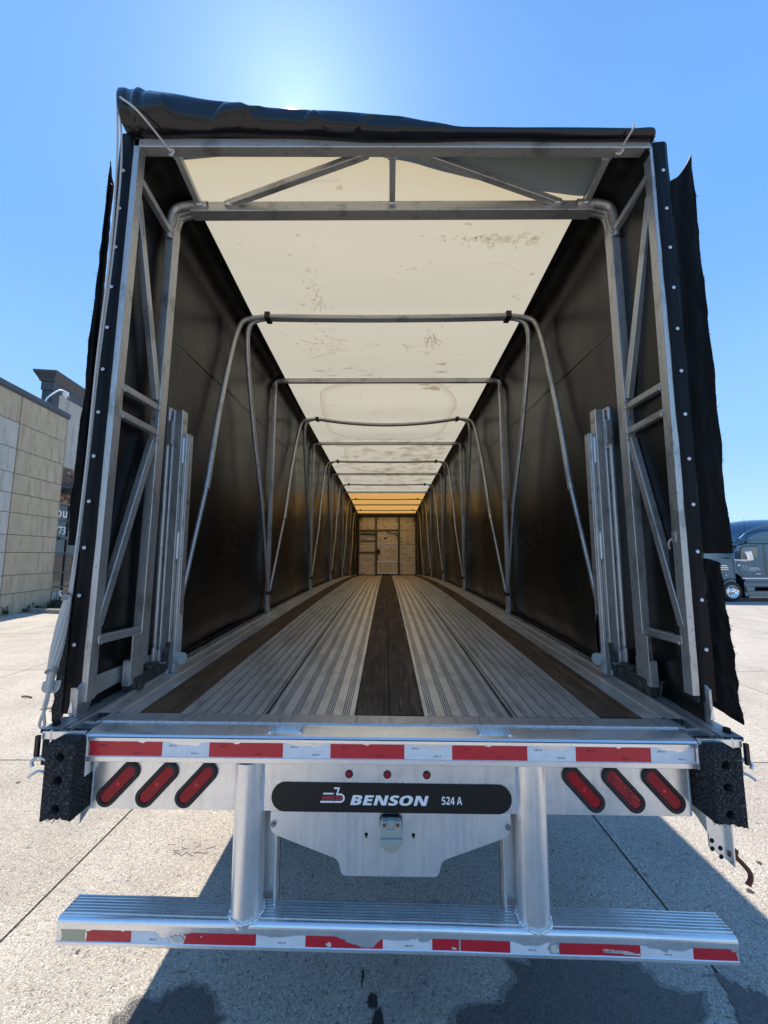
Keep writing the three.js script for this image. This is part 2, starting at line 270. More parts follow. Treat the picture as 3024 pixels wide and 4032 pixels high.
{
  const st = range(ZR, ZF, 46), place = (a, b, z) => V(a, deck(a, z) + b, z);
  // ribbed aluminium floor planks: groups of fine grooves between flats
  function plank(x0, x1, groups, kind) {
    const s = [[x0, -0.03], [x0, 0]], dirt = []; const gd = 0.0055;
    for (const c of groups) {
      if (kind === 'grooves') for (let k = -2; k < 2; k++) { const a = c + k * 0.0085; s.push([a, 0], [a + 0.001, -gd], [a + 0.0034, -gd], [a + 0.0044, 0]); dirt.push([a + 0.0006, a + 0.0038, -gd + 0.002]); }
      else { dirt.push([c - 0.0078, c - 0.0035, -0.0022], [c + 0.0035, c + 0.0078, -0.0022]); s.push([c - 0.012, 0], [c - 0.010, -0.003], [c - 0.004, -0.003], [c - 0.0025, 0.003], [c + 0.0025, 0.003], [c + 0.004, -0.003], [c + 0.010, -0.003], [c + 0.012, 0]); }
    }
    s.push([x1, 0], [x1, -0.03]); const o = obj('aluminium_plank', sweep(s, st, place), M.floor, T); obj('groove_dirt', dirt.map(([a, b, y]) => sweep([[a, y], [b, y]], st, place)), M.dirt, o);
  }
  const spread = (a, b, n, m = 0.025) => range(a + m, b - m, n - 1);
  for (const s of [-1, 1]) {
    const mir = (a, b) => (s < 0 ? [-b, -a] : [a, b]);
    let [a, b] = mir(0.146, 0.494); plank(a, b, spread(a, b, 5, 0.034), 'grooves');
    [a, b] = mir(0.530, 0.868); plank(a, b, spread(a, b, 6, 0.04), 'ridges');
    // the deep track between the two planks
    [a, b] = mir(0.494, 0.530); obj('lashing_track', sweep([[a, 0], [a, -0.006], [a + 0.008, -0.006], [a + 0.009, -0.026], [b - 0.012, -0.026], [b - 0.011, -0.006], [b, -0.006], [b, 0]], st, place), M.floor, T); obj('track_groove', sweep([[a + 0.0085, -0.012], [b - 0.0115, -0.012]], st, place), M.grime, T);
    [a, b] = mir(1.045, 1.200); const gx = s < 0 ? a + 0.07 : b - 0.07;
    obj('edge_extrusion', sweep([[a, -0.03], [a, 0], [gx - 0.008, 0], [gx - 0.006, 0.003], [gx + 0.006, 0.003], [gx + 0.008, 0], [b, 0], [b, -0.03]], st, place), M.floor, T);
    // track rail outside the deck: lip, slot with pockets, top flange, skirt
    const q = (x, y) => [s * x, y]; let sec = [q(1.2, 0), q(1.2, 0.012), q(1.213, 0.012), q(1.213, -0.03), q(1.238, -0.03), q(1.238, 0.006), q(1.312, 0.006), q(1.312, -0.008), q(1.300, -0.008), q(1.300, -0.12), q(1.27, -0.12)];
    if (s < 0) sec = sec.reverse(); const zs = [-0.01, ...range(-0.2, ZF, 44)];
    const rail = obj('side_rail', sweep(sec, zs, place), M.frame, T);
    const pk = [], rv = [];
    for (let z = -0.34; z > -11; z -= 0.305) { pk.push(box(s * 1.2255, deck(s * 1.22, z) - 0.006, z, 0.022, 0.012, 0.055, 0.002)); if ((z * 10 | 0) % 2) rv.push(box(s * (1.219 + rr(0, 0.01)), deck(s * 1.22, z - 0.1) + 0.006, z - 0.12, 0.012, 0.012, 0.03, 0.003)); }
    obj('stake_pocket', pk, M.steel, rail); obj('rivet', rv, M.weld, rail);
    for (const z of [-0.045, -0.135, -0.255]) obj('bolt', cyl(V(s * 1.283, deck(s * 1.28, z) + 0.0055, z), V(s * 1.283, deck(s * 1.28, z) + (z > -0.05 ? 0.022 : 0.0085), z), 0.013, 0.012, 16), M.hole, rail);
    // winch-strap ends curling below the rail
    obj('strap_end', [box(s * 1.306, 1.185 + lean(s * 1.3, 0), 0.004, 0.016, 0.075, 0.012, 0.003)], M.black, rail);
    obj('bent_tab', [tube([V(s * 1.29, 1.135, -0.02), V(s * 1.312, 1.15, -0.01), V(s * 1.325, 1.138, 0), V(s * 1.318, 1.122, 0.002)], 0.006, 12, 6), tube([V(s * 1.285, 1.088, -0.02), V(s * 1.305, 1.10, -0.01), V(s * 1.325, 1.09, 0), V(s * 1.332, 1.083, 0.0)], 0.005, 12, 6)], M.weld, rail);
  }
  // hardwood nailer strips: boards butted end to end
  const board = (x0, x1, z0, z1, m) => {
    const zz = range(z0 - 0.002, z1 + 0.002, 8), dy = rr(-0.002, 0.0015), o = rr(0, 1.8), g = sweep([[x0 + 0.0012, -0.03], [x0 + 0.0012, -0.001], [x0 + 0.003, 0.0005], [x1 - 0.003, 0.0005], [x1 - 0.0012, -0.001], [x1 - 0.0012, -0.03]], zz, (a, b, z) => V(a, deck(a, z) + b + dy, z));
    const uv = g.attributes.uv; for (let i = 0; i < uv.count; i++) uv.setXY(i, uv.getX(i) - 0.03, uv.getY(i) + o); obj('wood_plank', g, m, T);
  };
  for (const [x0, x1, cuts] of [[-1.045, -0.868, [-2.9, -6.1, -9.4]], [-0.146, 0.000, [-3.62, -6.4, -9.9]], [0.000, 0.146, [-2.75, -6.0, -9.2]], [0.868, 1.045, [-3.3, -6.8, -10.2]]]) {
    const z = [ZR, ...cuts, ZF]; for (let i = 0; i < z.length - 1; i++) board(x0, x1, z[i], z[i + 1], M.wood[Math.floor(rr(0, 3))]);
  }
  M.under = std({ color: lin(0.05, 0.05, 0.048), roughness: 0.8 });
  // frame under the deck
  obj('deck_frame', [sweep([[-1.29, -0.034], [1.29, -0.034], [1.29, -0.11], [-1.29, -0.11]], range(-0.1, ZF, 30), place, true)], M.under, T);
  for (const s of [-1, 1]) obj('main_beam', sweep([[s * 0.46 - 0.06, -0.112], [s * 0.46 + 0.06, -0.112], [s * 0.46 + 0.06, -0.42], [s * 0.46 - 0.06, -0.42]], range(-0.25, ZF, 30), place, true), M.under, T);
  const tyre = (() => { const R = 0.42, w = 0.25, p = [[0.24, -w / 2], [0.36, -w / 2 - 0.005], [R - 0.012, -w / 2 + 0.02], [R, -w / 2 + 0.05], [R, w / 2 - 0.05], [R - 0.012, w / 2 - 0.02], [0.36, w / 2 + 0.005], [0.24, w / 2]]; return new THREE.LatheGeometry(p.map((a) => new THREE.Vector2(...a)), 40).rotateZ(Math.PI / 2); })();
  for (const z of [-2.55, -3.6]) for (const s of [-1, 1]) for (const x of [0.82, 1.12]) {
    const w = sub('wheel', T); w.position.set(s * x, 0.415, z); obj('tyre', tyre, M.rubber, w); obj('rim', cyl(V(-0.08, 0, 0), V(0.08, 0, 0), 0.245, 0.245, 32), M.bright, w);
  }
  for (const z of [-2.55, -3.6]) obj('axle', [cyl(V(-1.1, 0.415, z), V(1.1, 0.415, z), 0.06), box2(-0.5, -0.4, 0.45, 0.95, z - 0.1, z + 0.1), box2(0.4, 0.5, 0.45, 0.95, z - 0.1, z + 0.1)], M.rubber, T);

  // ---------------- tail sill
  const sill = sub('rear_sill', T);
  const Y0 = 1.2335;   // height of the top plate
  const plateG = [box2(-1.157, 1.157, Y0 - 0.02, Y0 + 0.0035, ZR, -0.086, 0.0015)];
  obj('top_plate', plateG.map(RZ), M.frameX, sill);
  // sloping lip with two openings
  const lip = [], slots = [[-0.452, -0.338], [0.338, 0.452]]; let xa = -1.136;
  const lipSec = [[-0.086, Y0 + 0.001], [-0.05, Y0 - 0.002], [-0.02, Y0 - 0.007], [-0.008, Y0 - 0.0105], [-0.001, Y0 - 0.016]];
  for (const x1 of [slots[0][0], slots[1][0], 1.136]) {
    const x0 = xa; lip.push(sweep(lipSec, [x0, x1], (z, y, x) => V(x, y, z))); xa = x1 + 0.114;
  }
  for (const [a, b] of slots) {
    lip.push(sweep(lipSec.slice(0, 2).concat([[-0.062, Y0 - 0.001]]).slice(0, 1).concat([[-0.072, Y0]]), [a, b], (z, y, x) => V(x, y, z)), sweep([[-0.022, Y0 - 0.0065], [-0.008, Y0 - 0.0105], [-0.001, Y0 - 0.016]], [a, b], (z, y, x) => V(x, y, z)));
    lip.push(sweep([[-0.072, Y0], [-0.072, Y0 - 0.02], [-0.022, Y0 - 0.02], [-0.022, Y0 - 0.0065]], [a, b], (z, y, x) => V(x, y, z)), box2(a - 0.002, a + 0.004, Y0 - 0.03, Y0, -0.07, -0.02, 0), box2(b - 0.004, b + 0.002, Y0 - 0.03, Y0, -0.07, -0.02, 0));
  }
  obj('sloped_lip', lip.map(RZ), M.brightX, sill);
  const bead = (a, b, r, n) => { const d = b.clone().sub(a), L = d.length(), k = n || Math.round(L / 0.007), gs = []; for (let i = 0; i < k; i++) { const t = (i + 0.5) / k; gs.push(new THREE.SphereGeometry(r * rr(0.85, 1.15), 6, 5).scale(1, 0.8, 1).translate(a.x + d.x * t, a.y + d.y * t + rr(-0.0006, 0.0006), a.z + d.z * t)); } return gs; };
  obj('weld_bead', bead(V(-1.13, Y0 + 0.003, -0.086), V(1.13, Y0 + 0.003, -0.086), 0.0048).map(RZ), M.weld, sill);
  for (const [a, b] of slots) for (const x of [a - 0.006, b + 0.006]) obj('weld_bead', bead(V(x, Y0, -0.078), V(x, Y0 - 0.006, -0.02), 0.005).map(RZ), M.weld, sill);
  // channel that carries the tape: two proud lips and a recessed web
  const ch = [[-0.008, 1.217], [0, 1.2135], [0.001, 1.204], [-0.003, 1.2015], [-0.003, 1.1505], [0.001, 1.148], [0.001, 1.132], [-0.002, 1.1295], [-0.036, 1.1295]];
  obj('tape_channel', [RZ(sweep(ch.map(([z, y]) => [z, y]), [-1.133, -0.4, 0.4, 1.133], (z, y, x) => V(x, y, z))), ...[-1, 1].map((s) => RZ(box2(s * 1.133 - 0.003, s * 1.133 + 0.003, 1.128, 1.2165, -0.06, 0.0015, 0.001)))], M.brightX, sill);
  // lower plate, gussets
  obj('lamp_plate', RZ(box2(-1.118, 1.118, 0.948, 1.134, -0.045, -0.035, 0.001)), M.brightX, sill);
  for (const s of [-1, 1]) {
    obj('gusset', [RZ(poly([[0.002, 1.222], [-0.075, 1.222], [-0.075, 0.955], [-0.045, 0.947], [0.002, 0.918]].map(([z, y]) => [z, y]), 0.008, 0.001).rotateY(-Math.PI / 2).translate(s * 1.136 + 0.004, 0, 0))], M.bright, sill);
    obj('weld_bead', bead(V(s * 1.116, 1.125, -0.036), V(s * 1.116, 0.952, -0.036), 0.005).map(RZ), M.weld, sill);
    // corner tray with a divider
    obj('corner_tray', [box2(s * 1.15, s * 1.262, Y0 - 0.032, Y0 - 0.022, -0.3, -0.008, 0.001), box2(s * 1.15, s * 1.262, Y0 - 0.03, Y0 + 0.001, -0.092, -0.074, 0.001), box2(s * 1.262, s * 1.27, Y0 - 0.05, Y0 + 0.002, -0.3, -0.004, 0.001), box2(s * 1.14, s * 1.30, Y0 - 0.03, Y0 - 0.002, -0.018, -0.004, 0.002)].map(RZ), M.brightX, sill);
  }
  // retro-reflective tape, worn along the edges
  const tapeTex = (r, g, b, k) => dtex(256, 128, (u, v, x, y) => { const hx = x / 7, hy = (y + (Math.floor(hx) % 2) * 3.5) / 7, e = Math.min(hx % 1, hy % 1) < 0.16 ? 1 : 0, w = 0.86 + 0.2 * fbm(u, v, 6, 6, k, 4); return [enc(r * w * (1 - 0.10 * e)), enc(g * w * (1 - 0.10 * e)), enc(b * w * (1 - 0.08 * e))]; }, true, 0.12, 0.06);
  M.tapeRed = phy({ map: tapeTex(0.62, 0.008, 0.022, 3), roughness: 0.42, clearcoat: 0.25, clearcoatRoughness: 0.25 });
  M.tapeWhite = phy({ map: tapeTex(0.80, 0.82, 0.84, 5), roughness: 0.4, clearcoat: 0.25, clearcoatRoughness: 0.25 });
  M.tapeOld = std({ color: lin(0.50, 0.44, 0.27), roughness: 0.7 }); M.tapePeel = std({ map: aluFrame.map, color: lin(1.15, 1.12, 1.05), roughness: 0.8 });
  M.tapePrintRed = std({ color: lin(0.16, 0.005, 0.01), roughness: 0.6 }); M.tapePrint = std({ color: lin(0.12, 0.12, 0.12), roughness: 0.7 });
  function tape(x0, x1, y0, y1, ragL = 0, ragR = 0, bites = []) {
    const pts = [], n = 26, jag = (t, s) => n3(t * 9 + s, s * 3.1, 4) * 1.6;
    for (let i = 0; i <= n; i++) { const x = lerp(x0, x1, i / n); pts.push([x, y0]); }
    for (let i = 1; i < 8; i++) pts.push([x1 - ragR * (0.5 + 0.5 * jag(i / 8, x1)) * Math.sin(i / 8 * 3.14), lerp(y0, y1, i / 8)]);
    for (let i = n; i >= 0; i--) { const x = lerp(x0, x1, i / n); let y = y1; for (const [c, w, dp] of bites) { const k = 1 - Math.abs(x - c) / w; if (k > 0) y -= dp * Math.min(1, k * 1.6 + 0.35 * jag(x * 20, c)); } pts.push([x, Math.max(y, y0 + 0.002)]); }
    for (let i = 7; i > 0; i--) pts.push([x0 + ragL * (0.5 + 0.5 * jag(i / 8, x0)) * Math.sin(i / 8 * 3.14), lerp(y0, y1, i / 8)]);
    return boxUV(poly(pts, 0.0008));
  }
  const fonts = await new FontLoader().loadAsync('fonts/droid/droid_sans_bold.typeface.json');
  globalThis.__font = fonts;
  const word = (t, s, x, y, z, d = 0.0004) => { const g = new TextGeometry(t, { font: fonts, size: s, depth: d, curveSegments: 2, bevelEnabled: false }); return boxUV(g.translate(x, y, z)); };
  const sx = [-1.119, -0.844, -0.670, -0.395, -0.220, 0.055, 0.230, 0.508, 0.685, 0.961, 1.120], ty0 = 1.1512, ty1 = 1.2005;
  for (let i = 0; i < 10; i++) {
    const red = i % 2 === 0, c = (sx[i] + sx[i + 1]) / 2, w = sx[i + 1] - sx[i];
    const t = obj('reflective_tape', RZ(tape(sx[i] + 0.0006, sx[i + 1] - 0.0006, ty0, ty1, i === 0 ? 0.012 : 0, 0, red ? [[c - w * rr(-0.3, 0.4), 0.009, 0.006]] : [[c, w * 0.42, 0.010], [c + w * 0.2, 0.02, 0.006]]).translate(0, 0, -0.0022)), red ? M.tapeRed : M.tapeWhite, sill);
    obj('tape_print', [word('DOT-C2', 0.0055, c + w * 0.12, ty0 + 0.008, 0), word('DOT-C2', 0.0055, c - w * 0.35, ty0 + 0.034, 0)].map((g) => RZ(g.translate(0, 0, -0.0021))), red ? M.tapePrintRed : M.tapePrint, sill);
  }
  // ---------------- lamps: oval, in rubber grommets, slanted
  const stad = (L, w) => { const r = w / 2, h = L / 2 - r, s = new THREE.Shape(); s.moveTo(-h, -r); s.lineTo(h, -r); s.absarc(h, 0, r, -Math.PI / 2, Math.PI / 2); s.lineTo(-h, r); s.absarc(-h, 0, r, Math.PI / 2, Math.PI * 1.5); return s; };
  const hole = (L, w) => { const q = new THREE.Path(); q.setFromPoints(stad(L, w).getPoints(10)); return q; };
  const ringG = (L, w, L2, w2, d, b) => { const s = stad(L, w); s.holes.push(hole(L2, w2)); return new THREE.ExtrudeGeometry(s, { depth: d, bevelEnabled: true, bevelThickness: b, bevelSize: b, bevelOffset: -b, bevelSegments: 3, curveSegments: 12 }); };
  const solid = (L, w, d, b) => new THREE.ExtrudeGeometry(stad(L, w), { depth: d, bevelEnabled: true, bevelThickness: b, bevelSize: b, bevelOffset: -b, bevelSegments: 4, curveSegments: 12 });
  M.lens = phy({ color: lin(0.34, 0.008, 0.016), roughness: 0.3, specularIntensity: 0.5, clearcoat: 0.1, clearcoatRoughness: 0.1, bumpMap: dtex(128, 128, (u, v, x, y) => g3((x % 6) / 6 * 0.5 + (y % 6) / 6 * 0.5), false, 0.06, 0.06), bumpScale: 0.0004 });
  M.lensLed = phy({ map: dtex(128, 64, (u, v, x, y) => { const a = hash(x >> 3, y >> 3, 4); const k = 0.3 + 0.9 * a * a; return [enc(0.55 * k), enc(0.010 * k), enc(0.016 * k)]; }, true, 0.09, 0.045), roughness: 0.2, clearcoat: 0.4, clearcoatRoughness: 0.05 });
  M.reflex = std({ color: lin(0.62, 0.03, 0.035), roughness: 0.3 });
  for (const [x, y, a, led] of [[-1.018, 1.040, 0.82], [-0.872, 1.040, 0.82], [-0.724, 1.040, 0.82], [0.720, 1.043, -0.82], [0.868, 1.043, -0.82, 1], [1.016, 1.043, -0.82]]) {
    const L = sub('tail_light', T, led ? 'tail light with a brighter faceted red lens' : undefined); L.position.set(x, y - 0.003 - 0.0085 * x, -0.0345); L.rotation.z = a - 0.0085;
    obj('grommet', [ringG(0.192, 0.071, 0.160, 0.040, 0.006, 0.005)], M.rubber, L);
    obj('lens', boxUV(solid(0.164, 0.044, 0.002, 0.004)), led ? M.lensLed : M.lens, L);
    if (!led) obj('reflector', cyl(V(0.002, 0, 0.003), V(0.002, 0, 0.0068), 0.0085, 0.007, 6), M.reflex, L);
  }
  for (const x of [-0.1525, -0.009, 0.139]) { const L = sub('marker_light', T); L.position.set(x, 1.080 - 0.0085 * x, -0.034); obj('grommet', new THREE.TorusGeometry(0.0115, 0.0035, 8, 20), M.rubber, L); obj('lens', new THREE.SphereGeometry(0.011, 16, 10).scale(1, 1, 0.6), M.lens, L); }
  // ---------------- name plate
  const plate = sub('name_plate', T); plate.position.set(0.006, 0.999, -0.0345); plate.rotation.z = -0.0085;
  {
    const Lw = 0.895, Lh = 0.102, c = document.createElement('canvas'); c.width = 2048; c.height = Math.round(2048 * Lh / Lw); const k = c.width / Lw, x = c.getContext('2d');
    x.fillStyle = '#0b0c0e'; x.fillRect(0, 0, c.width, c.height);
    for (let i = 0; i < 500; i++) { x.fillStyle = `rgba(150,150,155,${rr(0.02, 0.10)})`; x.fillRect(rr(0, c.width), rr(0, c.height), rr(1, 9), rr(1, 2)); }
    const px = (m) => m * k, cx = c.width / 2, X = (m) => cx + px(m), Yc = (m) => c.height / 2 - px(m), white = '#e6e8ea';
    // sloping bold word, wide letters
    x.save(); x.translate(X(-0.158), Yc(-0.0235)); x.transform(1.36, 0, -0.30, 1, 0, 0); x.fillStyle = white; x.strokeStyle = white; x.lineWidth = 4; x.font = `bold ${px(0.0455)}px sans-serif`; const wd = x.measureText('BENSON').width * 1.36, f = px(0.292) / wd; x.scale(f, 1); x.fillText('BENSON', 0, 0); x.strokeText('BENSON', 0, 0); x.restore();
    x.save(); x.translate(X(0.186), Yc(-0.0195)); x.scale(0.80, 1); x.fillStyle = white; x.font = `bold ${px(0.0375)}px sans-serif`; x.fillText('524 A', 0, 0); x.restore();
    // emblem: two slanting white bars round a red band, and a tall stroke with a round bowl
    const P = (pts, col) => { x.fillStyle = col; x.beginPath(); pts.forEach(([a, b], i) => (i ? x.lineTo(X(a), Yc(b)) : x.moveTo(X(a), Yc(b)))); x.closePath(); x.fill(); };
    P([[-0.253, 0.0165], [-0.214, 0.0165], [-0.217, 0.0105], [-0.256, 0.0105]], white); P([[-0.263, -0.0115], [-0.184, -0.0115], [-0.188, -0.0180], [-0.266, -0.0180]], white);
    P([[-0.256, 0.0065], [-0.190, 0.0065], [-0.180, 0.002], [-0.182, -0.005], [-0.192, -0.0085], [-0.261, -0.0085]], '#a8323c');
    x.lineWidth = px(0.0062); x.strokeStyle = white; x.lineJoin = 'miter'; x.beginPath(); x.moveTo(X(-0.214), Yc(0.0325)); x.lineTo(X(-0.196), Yc(0.0325)); x.lineTo(X(-0.203), Yc(0.0105)); x.stroke();
    x.beginPath(); x.moveTo(X(-0.206), Yc(0.0115)); x.lineTo(X(-0.190), Yc(0.0115)); x.ellipse(X(-0.190), Yc(-0.0015), px(0.0135), px(0.013), 0, -Math.PI / 2, Math.PI / 2); x.lineTo(X(-0.2), Yc(-0.0145)); x.stroke();
    x.lineWidth = px(0.0018); x.strokeStyle = '#24181a'; x.beginPath(); x.moveTo(X(-0.256), Yc(0.003)); x.lineTo(X(-0.19), Yc(0.0005)); x.moveTo(X(-0.26), Yc(-0.006)); x.lineTo(X(-0.192), Yc(-0.003)); x.moveTo(X(-0.206), Yc(0.008)); x.lineTo(X(-0.214), Yc(-0.018)); x.stroke();
    const t = new THREE.CanvasTexture(c); t.colorSpace = THREE.SRGBColorSpace; t.wrapS = t.wrapT = THREE.ClampToEdgeWrapping; t.repeat.set(1 / Lw, 1 / Lh); t.offset.set(0.5, 0.5);
    obj('plate', new THREE.ExtrudeGeometry(stad(Lw, Lh), { depth: 0.002, bevelEnabled: true, bevelThickness: 0.0006, bevelSize: 0.0006, bevelOffset: -0.0006, bevelSegments: 1, curveSegments: 16 }), M.black, plate);
    obj('print', boxUV(new THREE.ShapeGeometry(stad(Lw - 0.002, Lh - 0.002), 16).translate(0, 0, 0.0031)), std({ map: t, roughness: 0.42 }), plate);
  }
  // ---------------- skirt plate, licence lamp
  const skirtPts = [[-0.441, 0.947], [-0.441, 0.897], [-0.436, 0.878], [-0.420, 0.865], [-0.200, 0.790], [-0.187, 0.780], [-0.180, 0.762], [-0.177, 0.745], [-0.170, 0.734], [-0.158, 0.731]];
  const sk = obj('skirt_plate', RZ(boxUV(poly([...skirtPts, ...skirtPts.slice().reverse().map(([x, y]) => [-x + 0.008, y])], 0.005, 0.001).translate(0, 0, -0.036))), M.bright, T);
  for (const x of [-0.428, 0.438]) obj('bolt', [cyl(V(x, 0.905, -0.036), V(x, 0.905, -0.03), 0.010, 0.010, 20), cyl(V(x, 0.905, -0.03), V(x, 0.905, -0.022), 0.0068, 0.0062, 6)].map(RZ), M.steel, sk);
  for (const x of [-0.084, 0.090]) obj('keyhole', [cyl(V(x, 0.872, -0.0357), V(x, 0.872, -0.0352), 0.0065, 0.0065, 16), box2(x - 0.003, x + 0.003, 0.860, 0.870, -0.0357, -0.0352, 0)].map(RZ), M.hole, sk);
  const lamp = sub('licence_lamp', T); lamp.position.set(0.004, 0, -0.036);
  M.lampBody = phy({ color: lin(0.33, 0.36, 0.32), roughness: 0.35, clearcoat: 0.4, clearcoatRoughness: 0.3 });
  obj('bracket', poly([[-0.041, 0.906], [-0.041, 0.936], [-0.03, 0.945], [0.03, 0.945], [0.041, 0.936], [0.041, 0.906]], 0.02, 0.003).translate(0, 0, 0.02), M.black, lamp);
  obj('housing', [poly([[-0.038, 0.935], [-0.033, 0.942], [-0.015, 0.942], [-0.012, 0.915], [0.012, 0.915], [0.015, 0.942], [0.033, 0.942], [0.038, 0.935], [0.040, 0.885], [-0.040, 0.885]], 0.038, 0.004).translate(0, 0, 0.042), box(0, 0.928, 0.024, 0.03, 0.03, 0.026, 0.004), poly([[-0.040, 0.888], [0.040, 0.888], [0.038, 0.870], [0.031, 0.862], [-0.031, 0.862], [-0.038, 0.870]], 0.05, 0.004).translate(0, 0, 0.052)], M.lampBody, lamp);
  obj('lens', [poly([[-0.032, 0.872], [0.032, 0.872], [0.028, 0.852], [0.012, 0.844], [-0.012, 0.844], [-0.028, 0.852]], 0.045, 0.003).translate(0, 0, 0.05), ...range(-0.024, 0.024, 4).map((x) => bar(V(x, 0.874, 0.052), V(x * 0.7, 0.848, 0.050), 0.003, 0.003))], phy({ color: lin(0.42, 0.42, 0.33), roughness: 0.25 }), lamp);
  for (const x of [-0.024, 0.024]) obj('screw', cyl(V(x, 0.932, 0.040), V(x, 0.932, 0.045), 0.006, 0.006, 12), M.rust, lamp);

  // ---------------- bumper pads
  const fray = dtex(512, 512, (() => { const f = new Float32Array(512 * 512).fill(0.005); let s2 = 9; const r2 = () => { s2 = (s2 * 1664525 + 1013904223) >>> 0; return s2 / 4294967296; };
    for (let i = 0; i < 800; i++) { let a = r2() * 6.28, x = r2() * 512, y = r2() * 512; const b = 0.06 + 0.62 * r2() * r2() * r2(), n = 7 + r2() * 16, c = (r2() - 0.5) * 0.5; for (let k = 0; k < n; k++) { for (const [dx, dy] of [[0, 0], [1, 0], [0, 1], [1, 1]]) { const o = (((y + dy) | 0) & 511) * 512 + (((x + dx) | 0) & 511); f[o] = Math.max(f[o], b); } x += Math.cos(a) * 1.3 + 512; y += Math.sin(a) * 1.6 + 512; x %= 512; y %= 512; a += c; } }
    return (u, v, x, y) => g3(enc(f[y * 512 + x])); })(), true, 0.15, 0.15);
  M.pad = std({ map: fray, roughness: 0.95, bumpMap: fray, bumpScale: 0.002 });
  for (const s of [-1, 1]) {
    const pts = []; const x0 = -0.054, x1 = 0.054, b = s < 0 ? 0.966 : 0.957, t = s < 0 ? 1.232 : 1.212;
    for (const [cx, cy, a0] of [[x1 - 0.02, t - 0.02, 0], [x0 + 0.02, t - 0.02, 1]]) for (let i = 0; i <= 5; i++) { const a = (a0 + i / 5) * Math.PI / 2; pts.push([cx + 0.02 * Math.cos(a), cy + 0.02 * Math.sin(a)]); }
    for (let i = 0; i <= 22; i++) { const u = i / 22; pts.push([lerp(x0, x1, u) , b + 0.010 * n3(u * 7, s * 3, 0) + 0.006 * n3(u * 23, s, 2) + (s < 0 ? 0.010 * Math.sin(u * 3.14) : 0.012 * (1 - u))]); }
    const hs = [t - 0.052, (t + b) / 2 + 0.003, b + 0.042].map((y) => { const h = new THREE.Path(); h.absarc(s * -0.002 - 0.002, y, 0.0145, 0, Math.PI * 2); return h; });
    const p = sub('bumper_pad', T); p.position.set(s < 0 ? -1.179 : 1.190, 0, 0);
    obj('pad', boxUV(poly(pts, 0.115, 0.006, hs).translate(0, 0, 0.055)), M.pad, p);
    obj('backing', box2(x0 + 0.012, x1 - 0.012, b + 0.02, t - 0.012, -0.055, -0.02, 0), M.hole, p);
    const fr = []; for (let i = 0; i < 40; i++) { const x = rr(x0, x1), y = b + rr(0.004, 0.014), z = rr(0.01, 0.055); fr.push(bar(V(x, y, z), V(x + rr(-0.008, 0.008), y - rr(0.003, 0.009), z + rr(-0.003, 0.005)), 0.002, 0.0012)); }
    obj('frayed_edge', fr, M.pad, p);
  }
  // ---------------- underride guard
  const guard = sub('underride_guard', T);
  const bend = (x) => -0.0185 * x - 0.007 * Math.max(0, x - 0.25) ** 2 + 0.004 * n3(x * 2.5, 1, 1);
  for (const s of [-1, 1]) {
    obj('guard_post', [cyl(V(s * 0.53, 1.129, -0.055), V(s * 0.523, 0.585, -0.052), 0.0565, 0.0565, 36)], M.bright, guard);
    obj('channel_web', [box2(s * 0.575, s * 0.425, 0.575, 1.12, -0.128, -0.112, 0.002), box2(s * 0.435, s * 0.425, 0.575, 1.12, -0.125, -0.07, 0.002)], M.bright, guard);
    const wb = []; for (let i = 0; i < 70; i++) { const a = i / 70 * Math.PI * 2, r = 0.0575 + rr(-0.001, 0.003); wb.push(new THREE.SphereGeometry(rr(0.004, 0.008), 7, 5).scale(1, 0.8, 1).translate(s * 0.523 + r * Math.cos(a), 0.599 - 0.0185 * s * 0.52 + rr(-0.003, 0.003), -0.052 + r * Math.sin(a))); }
    obj('weld_bead', wb, M.bright, guard); obj('weld_bead', bead(V(s * 0.474, 1.12, -0.034), V(s * 0.474, 0.952, -0.034), 0.005), M.weld, guard);
  }
  const bsec = [[-0.1, 0.512]]; bsec.push([-0.1, 0.597]);
  for (let i = 0; i < 7; i++) { const z = -0.095 + i * 0.0118; bsec.push([z, 0.594], [z + 0.001, 0.602], [z + 0.0042, 0.602], [z + 0.0052, 0.594]); }
  for (let i = 0; i <= 5; i++) { const a = Math.PI / 2 * (1 - i / 5); bsec.push([-0.016 + 0.016 * Math.cos(a), 0.583 + 0.016 * Math.sin(a)]); }
  bsec.push([0, 0.5665], [-0.0025, 0.564], [-0.0025, 0.528], [0, 0.5255], [0, 0.516], [-0.004, 0.511]);
  const barG = sweep(bsec, range(-1.180, 1.215, 60), (z, y, x) => V(x, y + bend(x) - 0.002, z), true);
  const cap = (x) => new THREE.ShapeGeometry(new THREE.Shape(bsec.filter((_, i) => i < 2 || i > 29).map(([z, y]) => new THREE.Vector2(z, y)))).rotateY(-Math.PI / 2).translate(x, bend(x) - 0.002, 0);
  obj('bumper_bar', [barG, cap(-1.1795), cap(1.2145)], M.brightX, guard);
  const bow = (g) => { const p = g.attributes.position; for (let i = 0; i < p.count; i++) p.setY(i, p.getY(i) + bend(p.getX(i)) - 0.002); return g; };
